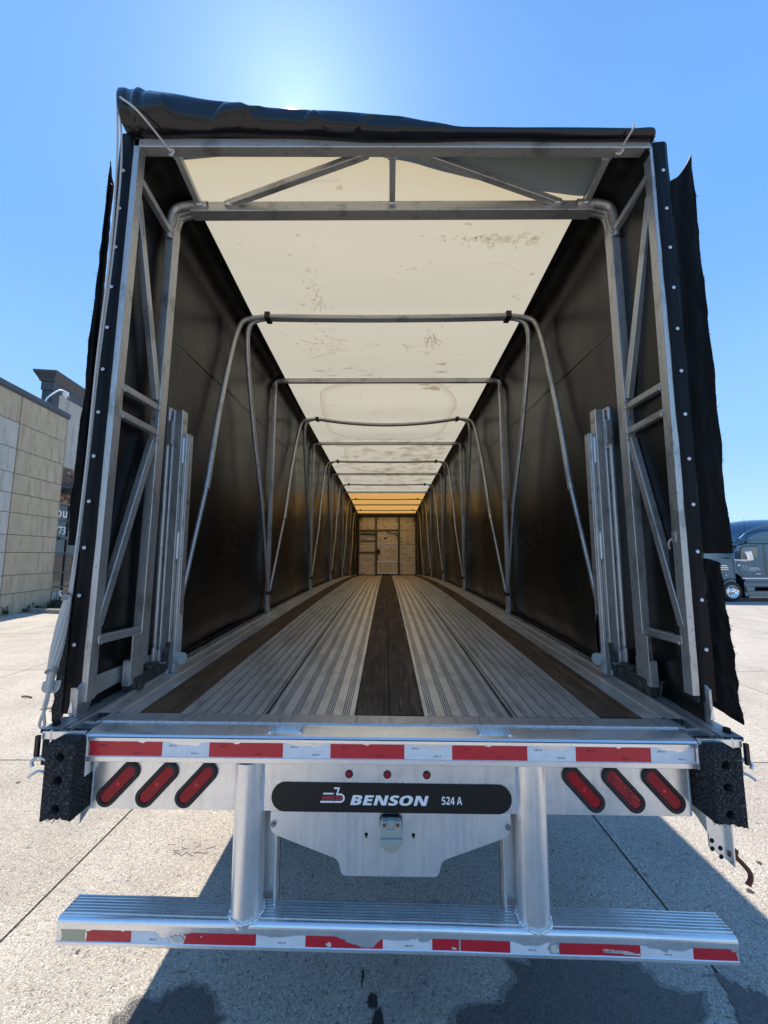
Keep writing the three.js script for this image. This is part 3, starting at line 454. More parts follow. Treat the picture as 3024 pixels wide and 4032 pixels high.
  const gt = [[-1.165, -1.076, 'Old', 0.01, 0.004, []], [-1.074, -0.914, 'Red', 0.006, 0, [[-1.07, 0.014, 0.006], [-0.945, 0.006, 0.004]]], [-0.913, -0.770, 'White', 0, 0.03, [[-0.80, 0.03, 0.02]]], [-0.728, -0.472, 'Red', 0.016, 0, [[-0.722, 0.015, 0.007]]], [-0.471, -0.298, 'White', 0, 0, [[-0.40, 0.07, 0.008]]], [-0.297, -0.026, 'Red', 0, 0, [[-0.105, 0.085, 0.024], [-0.075, 0.04, 0.014], [-0.249, 0.004, 0.01]]], [-0.025, 0.147, 'White', 0, 0, [[0.03, 0.08, 0.009], [0.12, 0.03, 0.012]]], [0.148, 0.241, 'Red', 0, 0, []], [0.248, 0.420, 'Red', 0, 0, []], [0.421, 0.560, 'White', 0, 0.016, [[0.49, 0.06, 0.012]]], [0.592, 0.873, 'Red', 0, 0, []], [0.874, 1.056, 'White', 0, 0, [[0.93, 0.05, 0.009], [1.0, 0.06, 0.012]]], [1.057, 1.211, 'Red', 0, 0.01, [[1.2, 0.014, 0.009]]]];
  for (const [x0, x1, k, rl, rR, bites] of gt) {
    const t = obj('reflective_tape', bow(tape(x0, x1, 0.5285, 0.5635, rl, rR, bites).translate(0, 0, -0.0016)), M['tape' + k], guard);
    if (k === 'White') obj('tape_print', [bow(word('DOT-C2', 0.0055, lerp(x0, x1, 0.45), 0.537, 0).translate(0, 0, -0.0015))], M.tapePrint, guard);
  }
  // patches of bare backing where the tape has torn
  const scar = (x, y, w, h, s) => bow(boxUV(poly(Array.from({ length: 24 }, (_, i) => { const a = i / 24 * 6.283, k = 1 + 0.7 * n3(Math.cos(a) * 2.2 + s, Math.sin(a) * 2.2, s); return [x + w * k * Math.cos(a), y + h * k * Math.sin(a)]; }), 0.0004).translate(0, 0, -0.0011)));
  objs('torn_tape', [scar(0.80, 0.541, 0.05, 0.004, 4), scar(0.85, 0.536, 0.035, 0.003, 7), scar(0.765, 0.545, 0.02, 0.004, 5), scar(0.224, 0.536, 0.008, 0.004, 9), scar(-0.215, 0.538, 0.010, 0.007, 3), scar(0.575, 0.546, 0.014, 0.014, 2), scar(-0.75, 0.545, 0.02, 0.013, 6), scar(-0.665, 0.552, 0.003, 0.002, 8)], M.tapePeel, guard);

  // ---------------- bracket and rusty handle under the right corner
  const wb = sub('strap_bracket', T);
  obj('bracket_plate', [poly([[1.222, 0.95], [1.300, 0.95], [1.300, 0.838], [1.297, 0.735], [1.222, 0.79]], 0.006, 0.001).translate(0, 0, -0.1), box2(1.293, 1.300, 0.735, 0.95, -0.106, -0.08, 0.001)], M.bright, wb);
  objs('hole', [[1.232, 0.813], [1.231, 0.785], [1.262, 0.787], [1.262, 0.757]].map(([x, y]) => cyl(V(x, y, -0.1), V(x, y, -0.0988), 0.0085, 0.0085, 14)), M.hole, wb);
  obj('handle', [cyl(V(1.301, 0.772, -0.11), V(1.318, 0.764, -0.095), 0.021, 0.019, 20), tube([V(1.312, 0.762, -0.098), V(1.335, 0.738, -0.096), V(1.352, 0.718, -0.094), V(1.360, 0.702, -0.092), V(1.357, 0.688, -0.09), V(1.344, 0.668, -0.088)], 0.0085, 26, 10), cyl(V(1.346, 0.672, -0.089), V(1.343, 0.667, -0.088), 0.0095, 0.009, 12)], M.rust, wb);

  // ---------------- bulkhead at the front
  const bk = sub('front_bulkhead', T), bz = ZF - 0.02, BX = (a) => (a - 840) * 0.00193 + 0.03, BY = (a) => 3.43 - (a - 265) * 0.00193;
  M.panel = [0, 1, 2].map((i) => std({ map: dtex(256, 256, (u, v) => { const a = fbm(u, v, 3, 5, 200 + i * 9, 5), s = smooth(0.60, 0.68, fbm(u, v, 9, 14, 210 + i * 9, 4)); const k = 0.88 + 0.10 * a - 0.30 * s; return [enc(k), enc(k * 0.96), enc(k * 0.88)]; }, true, 1.1, 1.1), roughness: 0.42, metalness: 0.15, bumpMap: dtex(128, 128, (u, v) => g3(fbm(u, v, 2, 4, 220 + i * 9, 2)), false, 1.2, 0.9), bumpScale: 0.02 }));
  M.post = std({ map: aluFrame.map, color: lin(0.42, 0.38, 0.33), roughness: 0.6, metalness: 0.3 });
  const pn = (x0, x1, y0, y1, k, dz = 0) => obj('panel', box2(BX(x0), BX(x1), BY(y1), BY(y0), bz - 0.02 + dz, bz + dz, 0.004), M.panel[k], bk);
  obj('backing', box2(-1.34, 1.34, 0.9, 3.62, bz - 0.08, bz - 0.022, 0), M.grime, bk);
  for (const [x0, x1, y0, y1, k] of [[272, 588, 290, 548, 0], [272, 588, 592, 770, 1], [272, 588, 796, 846, 2], [272, 588, 850, 1000, 0], [272, 588, 1036, 1128, 1], [272, 588, 1132, 1302, 2], [626, 1058, 290, 548, 1], [1096, 1400, 290, 570, 2], [1096, 1400, 576, 848, 0], [1096, 1400, 854, 1130, 1], [1096, 1400, 1134, 1300, 2]]) pn(x0, x1, y0, y1, k);
  pn(246, 596, 1304, 1455, 1, 0.012); pn(1080, 1424, 1304, 1455, 0, 0.012);
  for (const [x, w] of [[258, 22], [606, 34], [1078, 34], [1412, 22]]) obj('mullion', box2(BX(x - w / 2), BX(x + w / 2), BY(1460), BY(268), bz - 0.01, bz + 0.055, 0.006), M.post, bk);
  objs('beam', [box2(BX(246), BX(1430), BY(290), BY(266), bz, bz + 0.03), box2(BX(272), BX(1060), BY(590), BY(552), bz, bz + 0.05), box2(BX(250), BX(606), BY(796), BY(770), bz, bz + 0.03), box2(BX(250), BX(606), BY(1034), BY(1002), bz, bz + 0.03)], M.post, bk);
  obj('header', box2(BX(225), BX(1455), BY(272), BY(215), bz, bz + 0.16), M.grime, bk);
  obj('door', [box2(BX(632), BX(1050), BY(1440), BY(612), bz - 0.01, bz + 0.015, 0.004)], M.panel[2], bk);
  objs('door_rail', [box2(BX(634), BX(1048), BY(852), BY(836), bz + 0.012, bz + 0.03), box2(BX(634), BX(1048), BY(1208), BY(1192), bz + 0.012, bz + 0.03), box2(BX(632), BX(1052), BY(1445), BY(1425), bz + 0.012, bz + 0.035), box2(BX(632), BX(1052), BY(614), BY(596), bz + 0.012, bz + 0.04)], M.bright, bk);
  obj('door_handle', [box2(BX(630), BX(692), BY(1040), BY(955), bz + 0.014, bz + 0.05, 0.006), tube([V(BX(665), BY(1000), bz + 0.05), V(BX(640), BY(1030), bz + 0.07), V(BX(640), BY(1160), bz + 0.06)], 0.012, 12, 6), box2(BX(770), BX(830), BY(748), BY(712), bz + 0.014, bz + 0.017)], M.grime, bk);
  obj('door_closer', [bar(V(BX(860), BY(615), bz + 0.06), V(BX(1045), BY(625), bz + 0.06), 0.025), bar(V(BX(980), BY(622), bz + 0.06), V(BX(1045), BY(690), bz + 0.05), 0.02), box(BX(855), BY(606), bz + 0.05, 0.07, 0.04, 0.03)], M.grime, bk);
  for (const [x, s] of [[285, 1], [1400, -1]]) obj('latch', [box(BX(x), BY(232), bz + 0.08, 0.16, 0.08, 0.1), new THREE.TorusGeometry(0.055, 0.014, 8, 20).translate(BX(x), BY(292), bz + 0.06), tube([V(BX(x), BY(310), bz + 0.05), V(BX(x + 35 * s), BY(350), bz + 0.06), V(BX(x + 8 * s), BY(390), bz + 0.05)], 0.012, 14, 6)], M.grime, bk);
  for (const s of [-1, 1]) obj('hinge_post', [box2(BX(840 + s * 620), BX(840 + s * 585), BY(1460), BY(240), bz, bz + 0.06), ...[455, 745, 930, 1100].map((y) => box(BX(840 + s * 598), BY(y), bz + 0.075, 0.05, 0.06, 0.04))], M.grime, bk);
  tag(obj('tube', cyl(V(BX(290), BY(640), bz + 0.07), V(BX(600), BY(645), bz + 0.07), 0.035, 0.035, 16), std({ color: lin(0.006, 0.14, 0.06), roughness: 0.45 })), 'bright green tube resting on a crossbar of the far bulkhead', 'tube');
  tag(obj('loose_slat', bar(V(BX(900), BY(402), bz + 0.012), V(BX(1082), BY(472), bz + 0.035), 0.05, 0.02, V(0, 0, 1)), M.bright), 'loose pale slat slanting across the top middle panel of the bulkhead', 'slat');
}

// ------------------------------------------------------------------ sliding tarpaulin cover on its rolling bows
const K = thing('sliding_tarp_cover', 'black sliding tarpaulin cover with pale translucent roof standing open on the trailer', 'tarp cover');
const XW = 1.262;     // side walls
{
  const ZB = -0.165, ZE = -13.44, SQ = range(-2.43, -11.19, 4), VB = [-1.35, -3.53, -5.74, -7.93, -10.1, -12.3];
  const bowsZ = [-0.43, ...SQ, ...VB, -13.35].sort((a, b) => b - a);
  const sag = (z) => { for (let i = 1; i < bowsZ.length; i++) if (z <= bowsZ[i - 1] && z >= bowsZ[i]) return Math.sin((z - bowsZ[i - 1]) / (bowsZ[i] - bowsZ[i - 1]) * Math.PI); return 0; };
  // roof: stained, translucent
  const RW = 2.27, RL = ZB - ZE;
  const roofTex = (() => {
    const w = 512, h = 2048, c = document.createElement('canvas'); c.width = w; c.height = h; const x = c.getContext('2d'), kx = w / RW, kz = h / RL;
    x.fillStyle = '#fff'; x.fillRect(0, 0, w, h); const X = (m) => (m + RW / 2) * kx, Zp = (z) => (ZB - z) * kz;
    let s3 = 5; const r3 = () => { s3 = (s3 * 1664525 + 1013904223) >>> 0; return s3 / 4294967296; };
    const scratch = (mx, mz, len, ang, a, wd = 1) => { x.strokeStyle = `rgba(95,72,50,${a})`; x.lineWidth = wd; x.beginPath(); let px = mx, pz = mz; x.moveTo(X(px), Zp(pz)); for (let i = 0; i < 9; i++) { ang += (r3() - 0.5) * 0.45; px += Math.cos(ang) * len / 9; pz += Math.sin(ang) * len / 9; x.lineTo(X(px), Zp(pz)); } x.stroke(); };
    const blotch = (mx, mz, rx, rz, a, col = '150,118,78') => { x.fillStyle = `rgba(${col},${a})`; x.beginPath(); for (let i = 0; i < 40; i++) { const t = i / 40 * 6.283, k = 0.5 + 0.9 * r3() * (0.5 + 0.5 * Math.sin(t * 3 + mx * 9)); x[i ? 'lineTo' : 'moveTo'](X(mx + rx * k * Math.cos(t)), Zp(mz + rz * k * Math.sin(t))); } x.fill(); };
    for (let i = 0; i < 150; i++) scratch((r3() - 0.5) * 2.1, ZB - r3() * RL, 0.05 + 0.25 * r3(), r3() < 0.75 ? (r3() - 0.5) * 0.5 : r3() * 6.28, 0.06 + 0.13 * r3());
    const smudge = (mx, mz, rx, rz, n, a) => { for (let i = 0; i < n; i++) { const q = Math.sqrt(-2 * Math.log(r3() + 1e-6)), t = r3() * 6.283; blotch(mx + rx * q * Math.cos(t), mz + rz * q * Math.sin(t), 0.003 + 0.022 * r3() * r3(), 0.003 + 0.010 * r3() * r3(), a * (0.3 + 0.7 * r3()), '95,74,54'); } };
    for (let i = 0; i < 26; i++) smudge((r3() - 0.5) * 2, -0.2 - r3() * 5, 0.03 + 0.07 * r3(), 0.01 + 0.03 * r3(), 16, 0.42);
    smudge(-0.62, -1.75, 0.12, 0.2, 110, 0.45); smudge(-0.56, -1.0, 0.05, 0.2, 60, 0.4); smudge(0.7, -0.66, 0.16, 0.025, 90, 0.35); smudge(0.37, -1.7, 0.015, 0.05, 40, 0.5);
    for (let i = 0; i < 5; i++) { const mx = -0.62 + (r3() - 0.5) * 0.25, mz = -1.5 - r3() * 0.75; scratch(mx, mz, 0.08 + 0.22 * r3(), r3() * 6.28, 0.18 + 0.16 * r3(), 1.2); }
    for (let i = 0; i < 6; i++) scratch(0.36 + r3() * 0.06, -1.6 - r3() * 0.12, 0.16, 4.5 + r3(), 0.3, 1.4);
    for (let i = 0; i < 4; i++) scratch(-0.56 + r3() * 0.1, -0.75 - r3() * 0.5, 0.14 + 0.1 * r3(), 4.7 + (r3() - 0.5), 0.28, 1.2);
    for (let i = 0; i < 16; i++) blotch(0.55 + r3() * 0.45, -0.62 - r3() * 0.10, 0.035, 0.018, 0.16);
    for (let i = 0; i < 6; i++) blotch((r3() - 0.5) * 1.6, -2.2 - r3() * 0.2, 0.08, 0.02, 0.3);
    blotch(0.52, -2.66, 0.13, 0.05, 0.42); blotch(0.43, -2.58, 0.08, 0.03, 0.35); blotch(0.56, -2.12, 0.06, 0.03, 0.4);
    // tide marks where water stood
    for (const [z0, z1, half] of [[-2.5, -4.5, 0.86], [-4.7, -6.7, 0.8]]) for (let k = 0; k < 4; k++) { x.strokeStyle = `rgba(120,92,62,${0.34 - 0.07 * k})`; x.lineWidth = 2.2 - 0.4 * k; const q = k * 0.025; x.beginPath(); for (let i = 0; i <= 80; i++) { const t = i / 80 * 6.283, cx = Math.sign(Math.cos(t)) * Math.abs(Math.cos(t)) ** 0.55, cz = Math.sign(Math.sin(t)) * Math.abs(Math.sin(t)) ** 0.55; x[i ? 'lineTo' : 'moveTo'](X((half - q) * cx + 0.02 * Math.sin(t * 7)), Zp((z0 + z1) / 2 + ((z0 - z1) / 2 - q) * cz)); } x.stroke(); }
    for (let i = 0; i < 260; i++) blotch((r3() - 0.5) * 2.1, -4.4 - r3() * 4.3, 0.05 + 0.13 * r3(), 0.04 + 0.10 * r3(), 0.08 + 0.15 * r3(), '150,125,95');
    for (let i = 0; i < 60; i++) blotch((r3() - 0.5) * 2.1, -0.3 - r3() * 8, 0.04 * r3(), 0.02 * r3(), 0.25);
    const t = new THREE.CanvasTexture(c); t.colorSpace = THREE.SRGBColorSpace; t.wrapS = t.wrapT = THREE.ClampToEdgeWrapping; t.repeat.set(1 / RW, 1 / RL); t.offset.set(0.5, 0); return t;
  })();
  const cloth = (r, g, b, map) => phy({ color: lin(r, g, b), map, transmission: 0.62, thickness: 0, roughness: 1, specularIntensity: 0.25 });
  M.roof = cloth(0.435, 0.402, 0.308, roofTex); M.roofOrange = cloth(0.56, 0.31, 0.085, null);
  const ZO = -9.05, wx = (z) => lerp(1.085, 1.13, smooth(0, -4, z));
  const roofG = (z0, z1, n) => grid(26, n, (u, v) => { const z = lerp(z0, z1, v), x = lerp(-wx(z), wx(z), u), s = sag(z), f = 1 - (2 * u - 1) ** 4; let y = yr(z) + 0.012 - f * (0.022 * s + 0.006 * s * n3(x * 2.2, z * 3.0, 2)); const b = smooth(-2.6, -3.2, z) * (1 - smooth(-3.9, -4.5, z)); y -= 0.05 * b * f; y += 0.003 * n3(x * 9, z * 5, 7) * s; return V(x, y, z); }, (u, v) => [lerp(-RW / 2, RW / 2, u), (lerp(z0, z1, v) - ZE)]);
  obj('roof_tarp', roofG(ZB, ZO, 150), M.roof, K, 'pale translucent roof sheet with stains and scratches');
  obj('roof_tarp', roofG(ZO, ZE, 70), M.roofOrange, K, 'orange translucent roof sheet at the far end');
  // opaque roof edges and side walls, one sheet each side: wall, shoulder, edge band
  const wall = (s) => {
    const rows = 40, g = grid(170, rows, (u, v) => {
      const z = lerp(-0.128, ZE, u), top = yr(z) + 0.012, bot = deck(s * 1.26, z) - 0.03, hs = top - bot; let x, y;
      if (v < 0.82) { const t = v / 0.82; y = bot + t * (hs - 0.16); x = XW + 0.006 * n3(z * 1.1, y * 0.9, s * 3) + 0.010 * sag(z) * Math.sin(t * 3.14) + 0.016 * n3(z * 3.5 + y * 2.2 * s, y * 0.9, 9) * (1 - smooth(0, 0.22, t)) + 0.0035 * n3(z * 2.2, y * 2.6, 19); if (t < 0.06) x += 0.012; }
      else { const t = (v - 0.82) / 0.18; const a = Math.min(1, t / 0.5) * Math.PI / 2; x = XW - 0.11 * (1 - Math.cos(a)); y = top - 0.16 + 0.157 * Math.sin(a); if (t > 0.5) x = lerp(XW - 0.11, wx(z) - 0.004, (t - 0.5) / 0.5); if (t > 0.5) y = top - 0.003; }
      return V(s * x, y, z);
    }, (u, v) => [lerp(0, RL, u), v * 2.6]);
    obj('side_curtain', g, M.wall, K);
    const seams = []; for (const dy of [1.9]) seams.push(sweep([[0, 0], [0.0025, 0.002], [0.0025, 0.018], [0, 0.02]], range(ZB - 0.3, ZE, 60), (a, b, z) => V(s * (XW - 0.0005 - a + 0.006 * n3(z * 1.1, (deck(0, z) + dy) * 0.9, s * 3) + 0.010 * sag(z) * Math.sin(clamp(dy / 2.3) * 3.14)), deck(0, z) + dy + b, z)));
    obj('seam', seams, M.wall, K);
    // soft bottom hem bunching on the rail
    obj('hem', tube(range(-0.9, ZE + 0.1, 60).map((z) => V(s * (1.268 + 0.006 * n3(z * 5, 1, s)), deck(s * 1.26, z) + 0.022 + 0.008 * n3(z * 4, 2, s), z)), 0.014, 200, 7), M.vinylDull, K);
  };
  wall(-1); wall(1);

  // ---------------- tail frame: two welded hoops tied with braces
  const fr = sub('tail_frame', K);
  const hA = (x) => 3.884 - 0.024 * (x + 1.24) / 2.5;                                   // centre of the header, low on the right
  const A0 = -0.15, B0 = -0.43;
  for (const s of [-1, 1]) {
    const ax = (y) => s < 0 ? lerp(-1.252, -1.218, (y - 1.3) / 2.6) : lerp(1.244, 1.266, (y - 1.3) / 2.6), bx = (y) => s < 0 ? lerp(-1.226, -1.200, (y - 1.3) / 2.5) : lerp(1.246, 1.238, (y - 1.3) / 2.5);
    const tA = hA(s * 1.24);
    obj('post', [bar(V(ax(1.30), s < 0 ? 1.30 : 1.33, A0), V(ax(tA), tA + 0.02, A0), 0.030, 0.05)], M.frame, fr);
    // inner hoop post, its top rounded into a bent corner plate
    const yB = 3.81; obj('post', [bar(V(bx(1.40), 1.40, B0), V(bx(yB), yB - 0.11, B0), 0.046, 0.062)], M.frame, fr);
    const cs = []; for (const dz of [-0.026, 0, 0.026]) cs.push(tube([V(bx(3.65), 3.62, B0 + dz), V(bx(3.7), 3.735, B0 + dz), V(bx(3.8) - s * 0.02, 3.80, B0 + dz), V(bx(3.8) - s * 0.08, 3.822, B0 + dz), V(bx(3.8) - s * 0.2, 3.822, B0 + dz)], 0.024, 20, 6)); obj('corner', cs, M.frame, fr);
    const tie = (y0, y1, w = 0.03) => bar(V(ax(y0) , y0, A0 - 0.012), V(bx(y1), y1, B0 + 0.03), w, w);
    obj('rung', tie(2.668, 2.662, 0.032), M.frame, fr); obj('rung', tie(2.542, 2.53, 0.032), M.frame, fr); obj('rung', tie(1.54, 1.535, 0.036), M.frame, fr);
    obj('brace', tie(1.60, 2.49, 0.034), M.frame, fr); obj('brace', tie(3.62, 2.70, 0.034), M.frame, fr); obj('brace', tie(3.725, 3.66, 0.032), M.frame, fr);
    // small welds at the joints
    const w = []; for (const [y, a] of [[2.668, 1], [2.542, 1], [1.54, 1], [2.50, 0], [2.70, 0], [2.66, 0], [2.53, 0], [1.535, 0], [3.66, 0]]) w.push(new THREE.SphereGeometry(0.007, 7, 5).scale(0.8, 1.6, 1).translate(a ? ax(y) - s * 0.016 : bx(y) - s * 0.024, y - 0.012, a ? A0 - 0.03 : B0 + 0.036)); obj('weld_bead', w, M.frame, fr);
    objs('bolt', [2.60, 1.487, 1.425].map((y) => cyl(V(bx(y) - s * 0.002, y, B0 + 0.031), V(bx(y) - s * 0.002, y, B0 + 0.037), 0.012, 0.011, 14)), M.steel, fr);
    // gusset plate under the bottom rung and the socket that takes the inner post
    obj('gusset_plate', [box2(s * 1.196, s * 1.203, 1.395, 1.525, B0 + 0.10, B0 + 0.026, 0.002)], M.frame, fr);
    obj('socket', [box(s * 1.238, 1.352, B0 + 0.045, 0.006, 0.115, 0.09, 0.002), box(s * 1.205, 1.352, B0 + 0.045, 0.006, 0.115, 0.09, 0.002), box(s * 1.2215, 1.352, B0 + 0.092, 0.036, 0.115, 0.006, 0.002), box(s * 1.2215, 1.352, B0 - 0.002, 0.036, 0.115, 0.006, 0.002)], M.frame, fr);
  }
  obj('header', bar(V(-1.235, hA(-1.235) , A0), V(1.268, hA(1.268), A0), 0.05, 0.046, V(0, 1, 0)), M.frame, fr);
  obj('header', bar(V(-1.20, hA(-1.2) + 0.03, A0 - 0.006), V(1.24, hA(1.24) + 0.026, A0 - 0.006), 0.03, 0.02), M.frame, fr);
  obj('beam', bar(V(-1.10, 3.816, B0), V(1.13, 3.812, B0), 0.066, 0.058), M.frame, fr);
  for (const [x0, x1] of [[0.02, 0.022], [-1.05, -1.045], [1.08, 1.085], [-0.10, -0.90], [0.16, 0.95]]) {
    obj('roof_brace', bar(V(x0, hA(x0) - 0.006, A0 - 0.02), V(x1, 3.822, B0 + 0.03), 0.032, 0.032), M.frame, fr);
    objs('weld_bead', [new THREE.SphereGeometry(0.016, 8, 6).scale(1.7, 0.7, 0.8).translate(x0 + (x1 - x0) * 0.06, hA(x0) - 0.014, A0 - 0.035), new THREE.SphereGeometry(0.014, 8, 6).scale(1.7, 0.7, 0.8).translate(x1 - (x1 - x0) * 0.03, 3.812, B0 + 0.045)], M.weld, fr);
  }

  // ---------------- base plate, roller carriage and latch column on each side
  for (const s of [-1, 1]) {
    const b = sub('base_carriage', K), dY = (z) => deck(s * 1.27, z) + 0.008;
    // plate in the yz plane with a mouse-hole cut out of its foot
    const o = [[-0.155, dY(-0.155)], [-0.10, dY(-0.1)], [-0.10, 1.36], [-0.13, 1.385], [-0.17, 1.388], [-0.62, 1.375], [-0.66, 1.36], [-0.66, dY(-0.66) + 0.02], [-0.42, dY(-0.42) + 0.02], [-0.40, dY(-0.4) + 0.005], [-0.385, dY(-0.3)], [-0.37, 1.295], [-0.345, 1.312], [-0.21, 1.305], [-0.178, 1.29], [-0.165, 1.265]];
    obj('base_plate', boxUV(poly(o, 0.01, 0.0015).rotateY(-Math.PI / 2).translate(s * 1.268 + 0.005, 0, 0)), M.frame, b);
    obj('base_plate_edge', box2(s * 1.275, s * 1.298, dY(-0.12), 1.36, -0.125, -0.118, 0.001), M.frame, b);
    obj('carriage', [box2(s * 1.20, s * 1.255, 1.270, 1.325, -0.84, -0.36, 0.006), box2(s * 1.205, s * 1.25, 1.245, 1.275, -0.80, -0.36, 0.004), cyl(V(s * 1.19, 1.285, -0.41), V(s * 1.26, 1.285, -0.41), 0.030, 0.030, 20), box(s * 1.225, 1.335, -0.52, 0.05, 0.018, 0.09, 0.004)], M.grime, b);
    objs('clip', [box(s * 1.222, 1.331, -0.40, 0.04, 0.006, 0.06, 0.002), box(s * 1.21, 1.329, -0.66, 0.05, 0.006, 0.16, 0.002)], M.frame, b);
    objs('bolt', [[1.372, -0.145], [1.315, -0.145]].map(([y, z]) => cyl(V(s * 1.262, y, z), V(s * 1.255, y, z), 0.014, 0.013, 14)), M.grime, b);
    obj('tab', [poly([[0, 0], [0.018, 0], [0.013, 0.04], [0.007, 0.036]], 0.003).translate(s < 0 ? -1.284 : 1.266, 1.262 + lean(s * 1.3, 0), -0.095)], M.bright, b);
    // column: an outer rounded tube, a ribbed channel and a shorter inner flat
    const c = sub('latch_column', K), yb0 = 1.262, cs = (x0, x1, z0, z1, y1, mat, r) => obj('column', box2(s * x0, s * x1, yb0, y1, z0, z1, r), mat, c);
    cs(1.250, 1.300, -0.67, -0.60, 2.748, M.galv, 0.018); cs(1.188, 1.2495, -0.675, -0.622, 2.735, M.frame, 0.005); cs(1.156, 1.1875, -0.69, -0.645, 2.60, M.frame, 0.004);
    objs('rib', [box2(s * 1.236, s * 1.2415, yb0, 2.733, -0.6225, -0.6155, 0.002), box2(s * 1.188, s * 1.193, yb0, 2.733, -0.6225, -0.6155, 0.002), box2(s * 1.168, s * 1.172, yb0, 2.598, -0.6455, -0.640, 0.002)], M.bright, c);
    objs('weld_bead', [2.5, 1.95].map((y) => new THREE.CapsuleGeometry(0.008, 0.14, 3, 8).translate(s * 1.189, y, -0.645)), M.weld, c);
    objs('bracket', [box2(s * 1.21, s * 1.245, 1.28, 1.40, -0.60, -0.575, 0.01), new THREE.CapsuleGeometry(0.012, 0.09, 4, 10).translate(s * 1.242, 1.36, -0.572), box2(s * 1.225, s * 1.25, 2.52, 2.66, -0.60, -0.585, 0.003)], M.frame, c);
    obj('hook_plate', [poly([[-0.017, 0.02], [0.017, 0.02], [0.019, 0.17], [0.012, 0.235], [-0.017, 0.235]], 0.005, 0.001).scale(-s, 1, 1).translate(s * 1.162, 1.335, -0.66)].map(boxUV), M.frame, c);
    obj('latch_arm', [bar(V(s * 1.205, 1.285, -0.60), V(s * 1.188, 1.43, -0.615), 0.022, 0.018), tube(range(0, 1, 30).map((t) => V(s * (1.183 + 0.006 * Math.sin(t * 75)), 1.29 + t * 0.12, -0.612 + 0.006 * Math.cos(t * 75))), 0.0022, 120, 5)], M.grime, c);
    obj('roller', [cyl(V(s * 1.160, 1.335, -0.665), V(s * 1.128, 1.335, -0.655), 0.032, 0.030, 28)], std({ color: lin(0.42, 0.45, 0.43), roughness: 0.6 }), c);
    obj('axle', [cyl(V(s * 1.19, 1.342, -0.665), V(s * 1.155, 1.338, -0.665), 0.008)], M.grime, c);
    if (s > 0) {
      const cv = document.createElement('canvas'); cv.width = 128; cv.height = 256; const x = cv.getContext('2d'); x.fillStyle = '#cfcdc6'; x.fillRect(0, 0, 128, 256); x.fillStyle = '#333'; x.strokeStyle = '#444';
      x.font = 'bold 44px sans-serif'; x.save(); x.translate(86, 240); x.rotate(-Math.PI / 2); x.fillText('17', 0, 0); x.restore(); for (let i = 0; i < 5; i++) { x.fillRect(22 + i * 14, 20, 5, 90 + (i * 37) % 60); } x.strokeRect(14, 12, 100, 170);
      const t = new THREE.CanvasTexture(cv); t.colorSpace = THREE.SRGBColorSpace;
      obj('sticker', grid(1, 1, (u, v) => V(lerp(1.224, 1.250, u), lerp(2.50, 2.63, v), -0.6075)), std({ map: t, roughness: 0.6 }), c, 'printed white paper sticker on the column');
    }
  }

  // ---------------- square bows
  const foot = (s, z) => { const y = deck(s * 1.22, z); return [box(s * 1.222, y + 0.13, z, 0.03, 0.2, 0.07, 0.004), box(s * 1.216, y + 0.03, z, 0.036, 0.05, 0.05, 0.004)]; };
  for (const z of [...SQ, -13.32]) {
    const b = sub('square_bow', K), y = yr(z);
    obj('crossbar', [bar(V(-1.13, y - 0.026, z), V(1.13, y - 0.028, z), 0.036, 0.05)], M.frame, b);
    for (const s of [-1, 1]) {
      obj('post', [bar(V(s * 1.224, deck(s, z) + 0.06, z), V(s * 1.222, y - 0.12, z), 0.036, 0.046)], M.galv, b);
      obj('corner', [tube([V(s * 1.222, y - 0.15, z), V(s * 1.222, y - 0.07, z), V(s * 1.205, y - 0.034, z), V(s * 1.165, y - 0.023, z), V(s * 1.08, y - 0.022, z)], 0.028, 18, 4), box(s * 1.213, y - 0.125, z + 0.022, 0.03, 0.11, 0.006), box(s * 1.12, y - 0.03, z + 0.022, 0.11, 0.03, 0.006)], M.frame, b);
      objs('rivet', [[1.215, -0.10], [1.215, -0.16], [1.09, -0.03], [1.15, -0.03]].map(([x, d]) => new THREE.SphereGeometry(0.006, 8, 6).translate(s * x, y + d, z + 0.026)), M.steel, b);
      obj('foot', foot(s, z), M.frame, b);
    }
  }
  // ---------------- folding bows: two hoops clamped at the top, legs splayed fore and aft
  VB.forEach((z, k) => {
    const b = sub('folding_bow', K), y = yr(z), dip = k === 1 ? 0.085 : 0.012, zb = k === 0 ? -0.72 : SQ[k - 1] - 0.03, zf = k < 5 ? SQ[k] + 0.03 : -13.2;
    for (const [dz, zl, dy, w] of [[0.021, zb, -0.008, 1], [-0.021, zf, 0, -1]]) {
      const xs = range(-0.955, 0.955, 12).map((x) => V(x, y - 0.022 + dy - dip * (1 - (x / 0.955) ** 2) - 0.006 * k * 0.0, z + dz));
      obj('hoop', [tube(xs, 0.0205, 36, 10)], M.frame, b);
      for (const s of [-1, 1]) {
        const fy = deck(s * 1.2, zl) + (k === 0 && w > 0 ? 0.27 : 0.22), top = V(s * (w > 0 ? 1.178 : 1.130), y - 0.125, z + dz * 1.5), ft = V(s * 1.212, fy, zl), mid = top.clone().lerp(ft, 0.62); mid.x -= s * 0.012; const q = top.clone().lerp(ft, 0.3); q.x += s * 0.016;
        obj('leg', [tube([V(s * 0.95, y - 0.022 + dy, z + dz), V(s * 1.03, y - 0.028 + dy, z + dz), V(s * (w > 0 ? 1.14 : 1.10), y - 0.062, z + dz * 1.1), top, q, mid], 0.0195, 48, 10)], M.frame, b);
        obj('sleeve', [tube([mid, ft], 0.0145, 4, 10), cyl(mid.clone().lerp(top, 0.01), mid.clone().lerp(ft, 0.03), 0.0205, 0.0205, 12)], M.galv, b);
        obj('pin', [cyl(ft, ft.clone().add(V(0, -0.03, 0)), 0.018, 0.018, 12)], M.black, b);
      }
    }
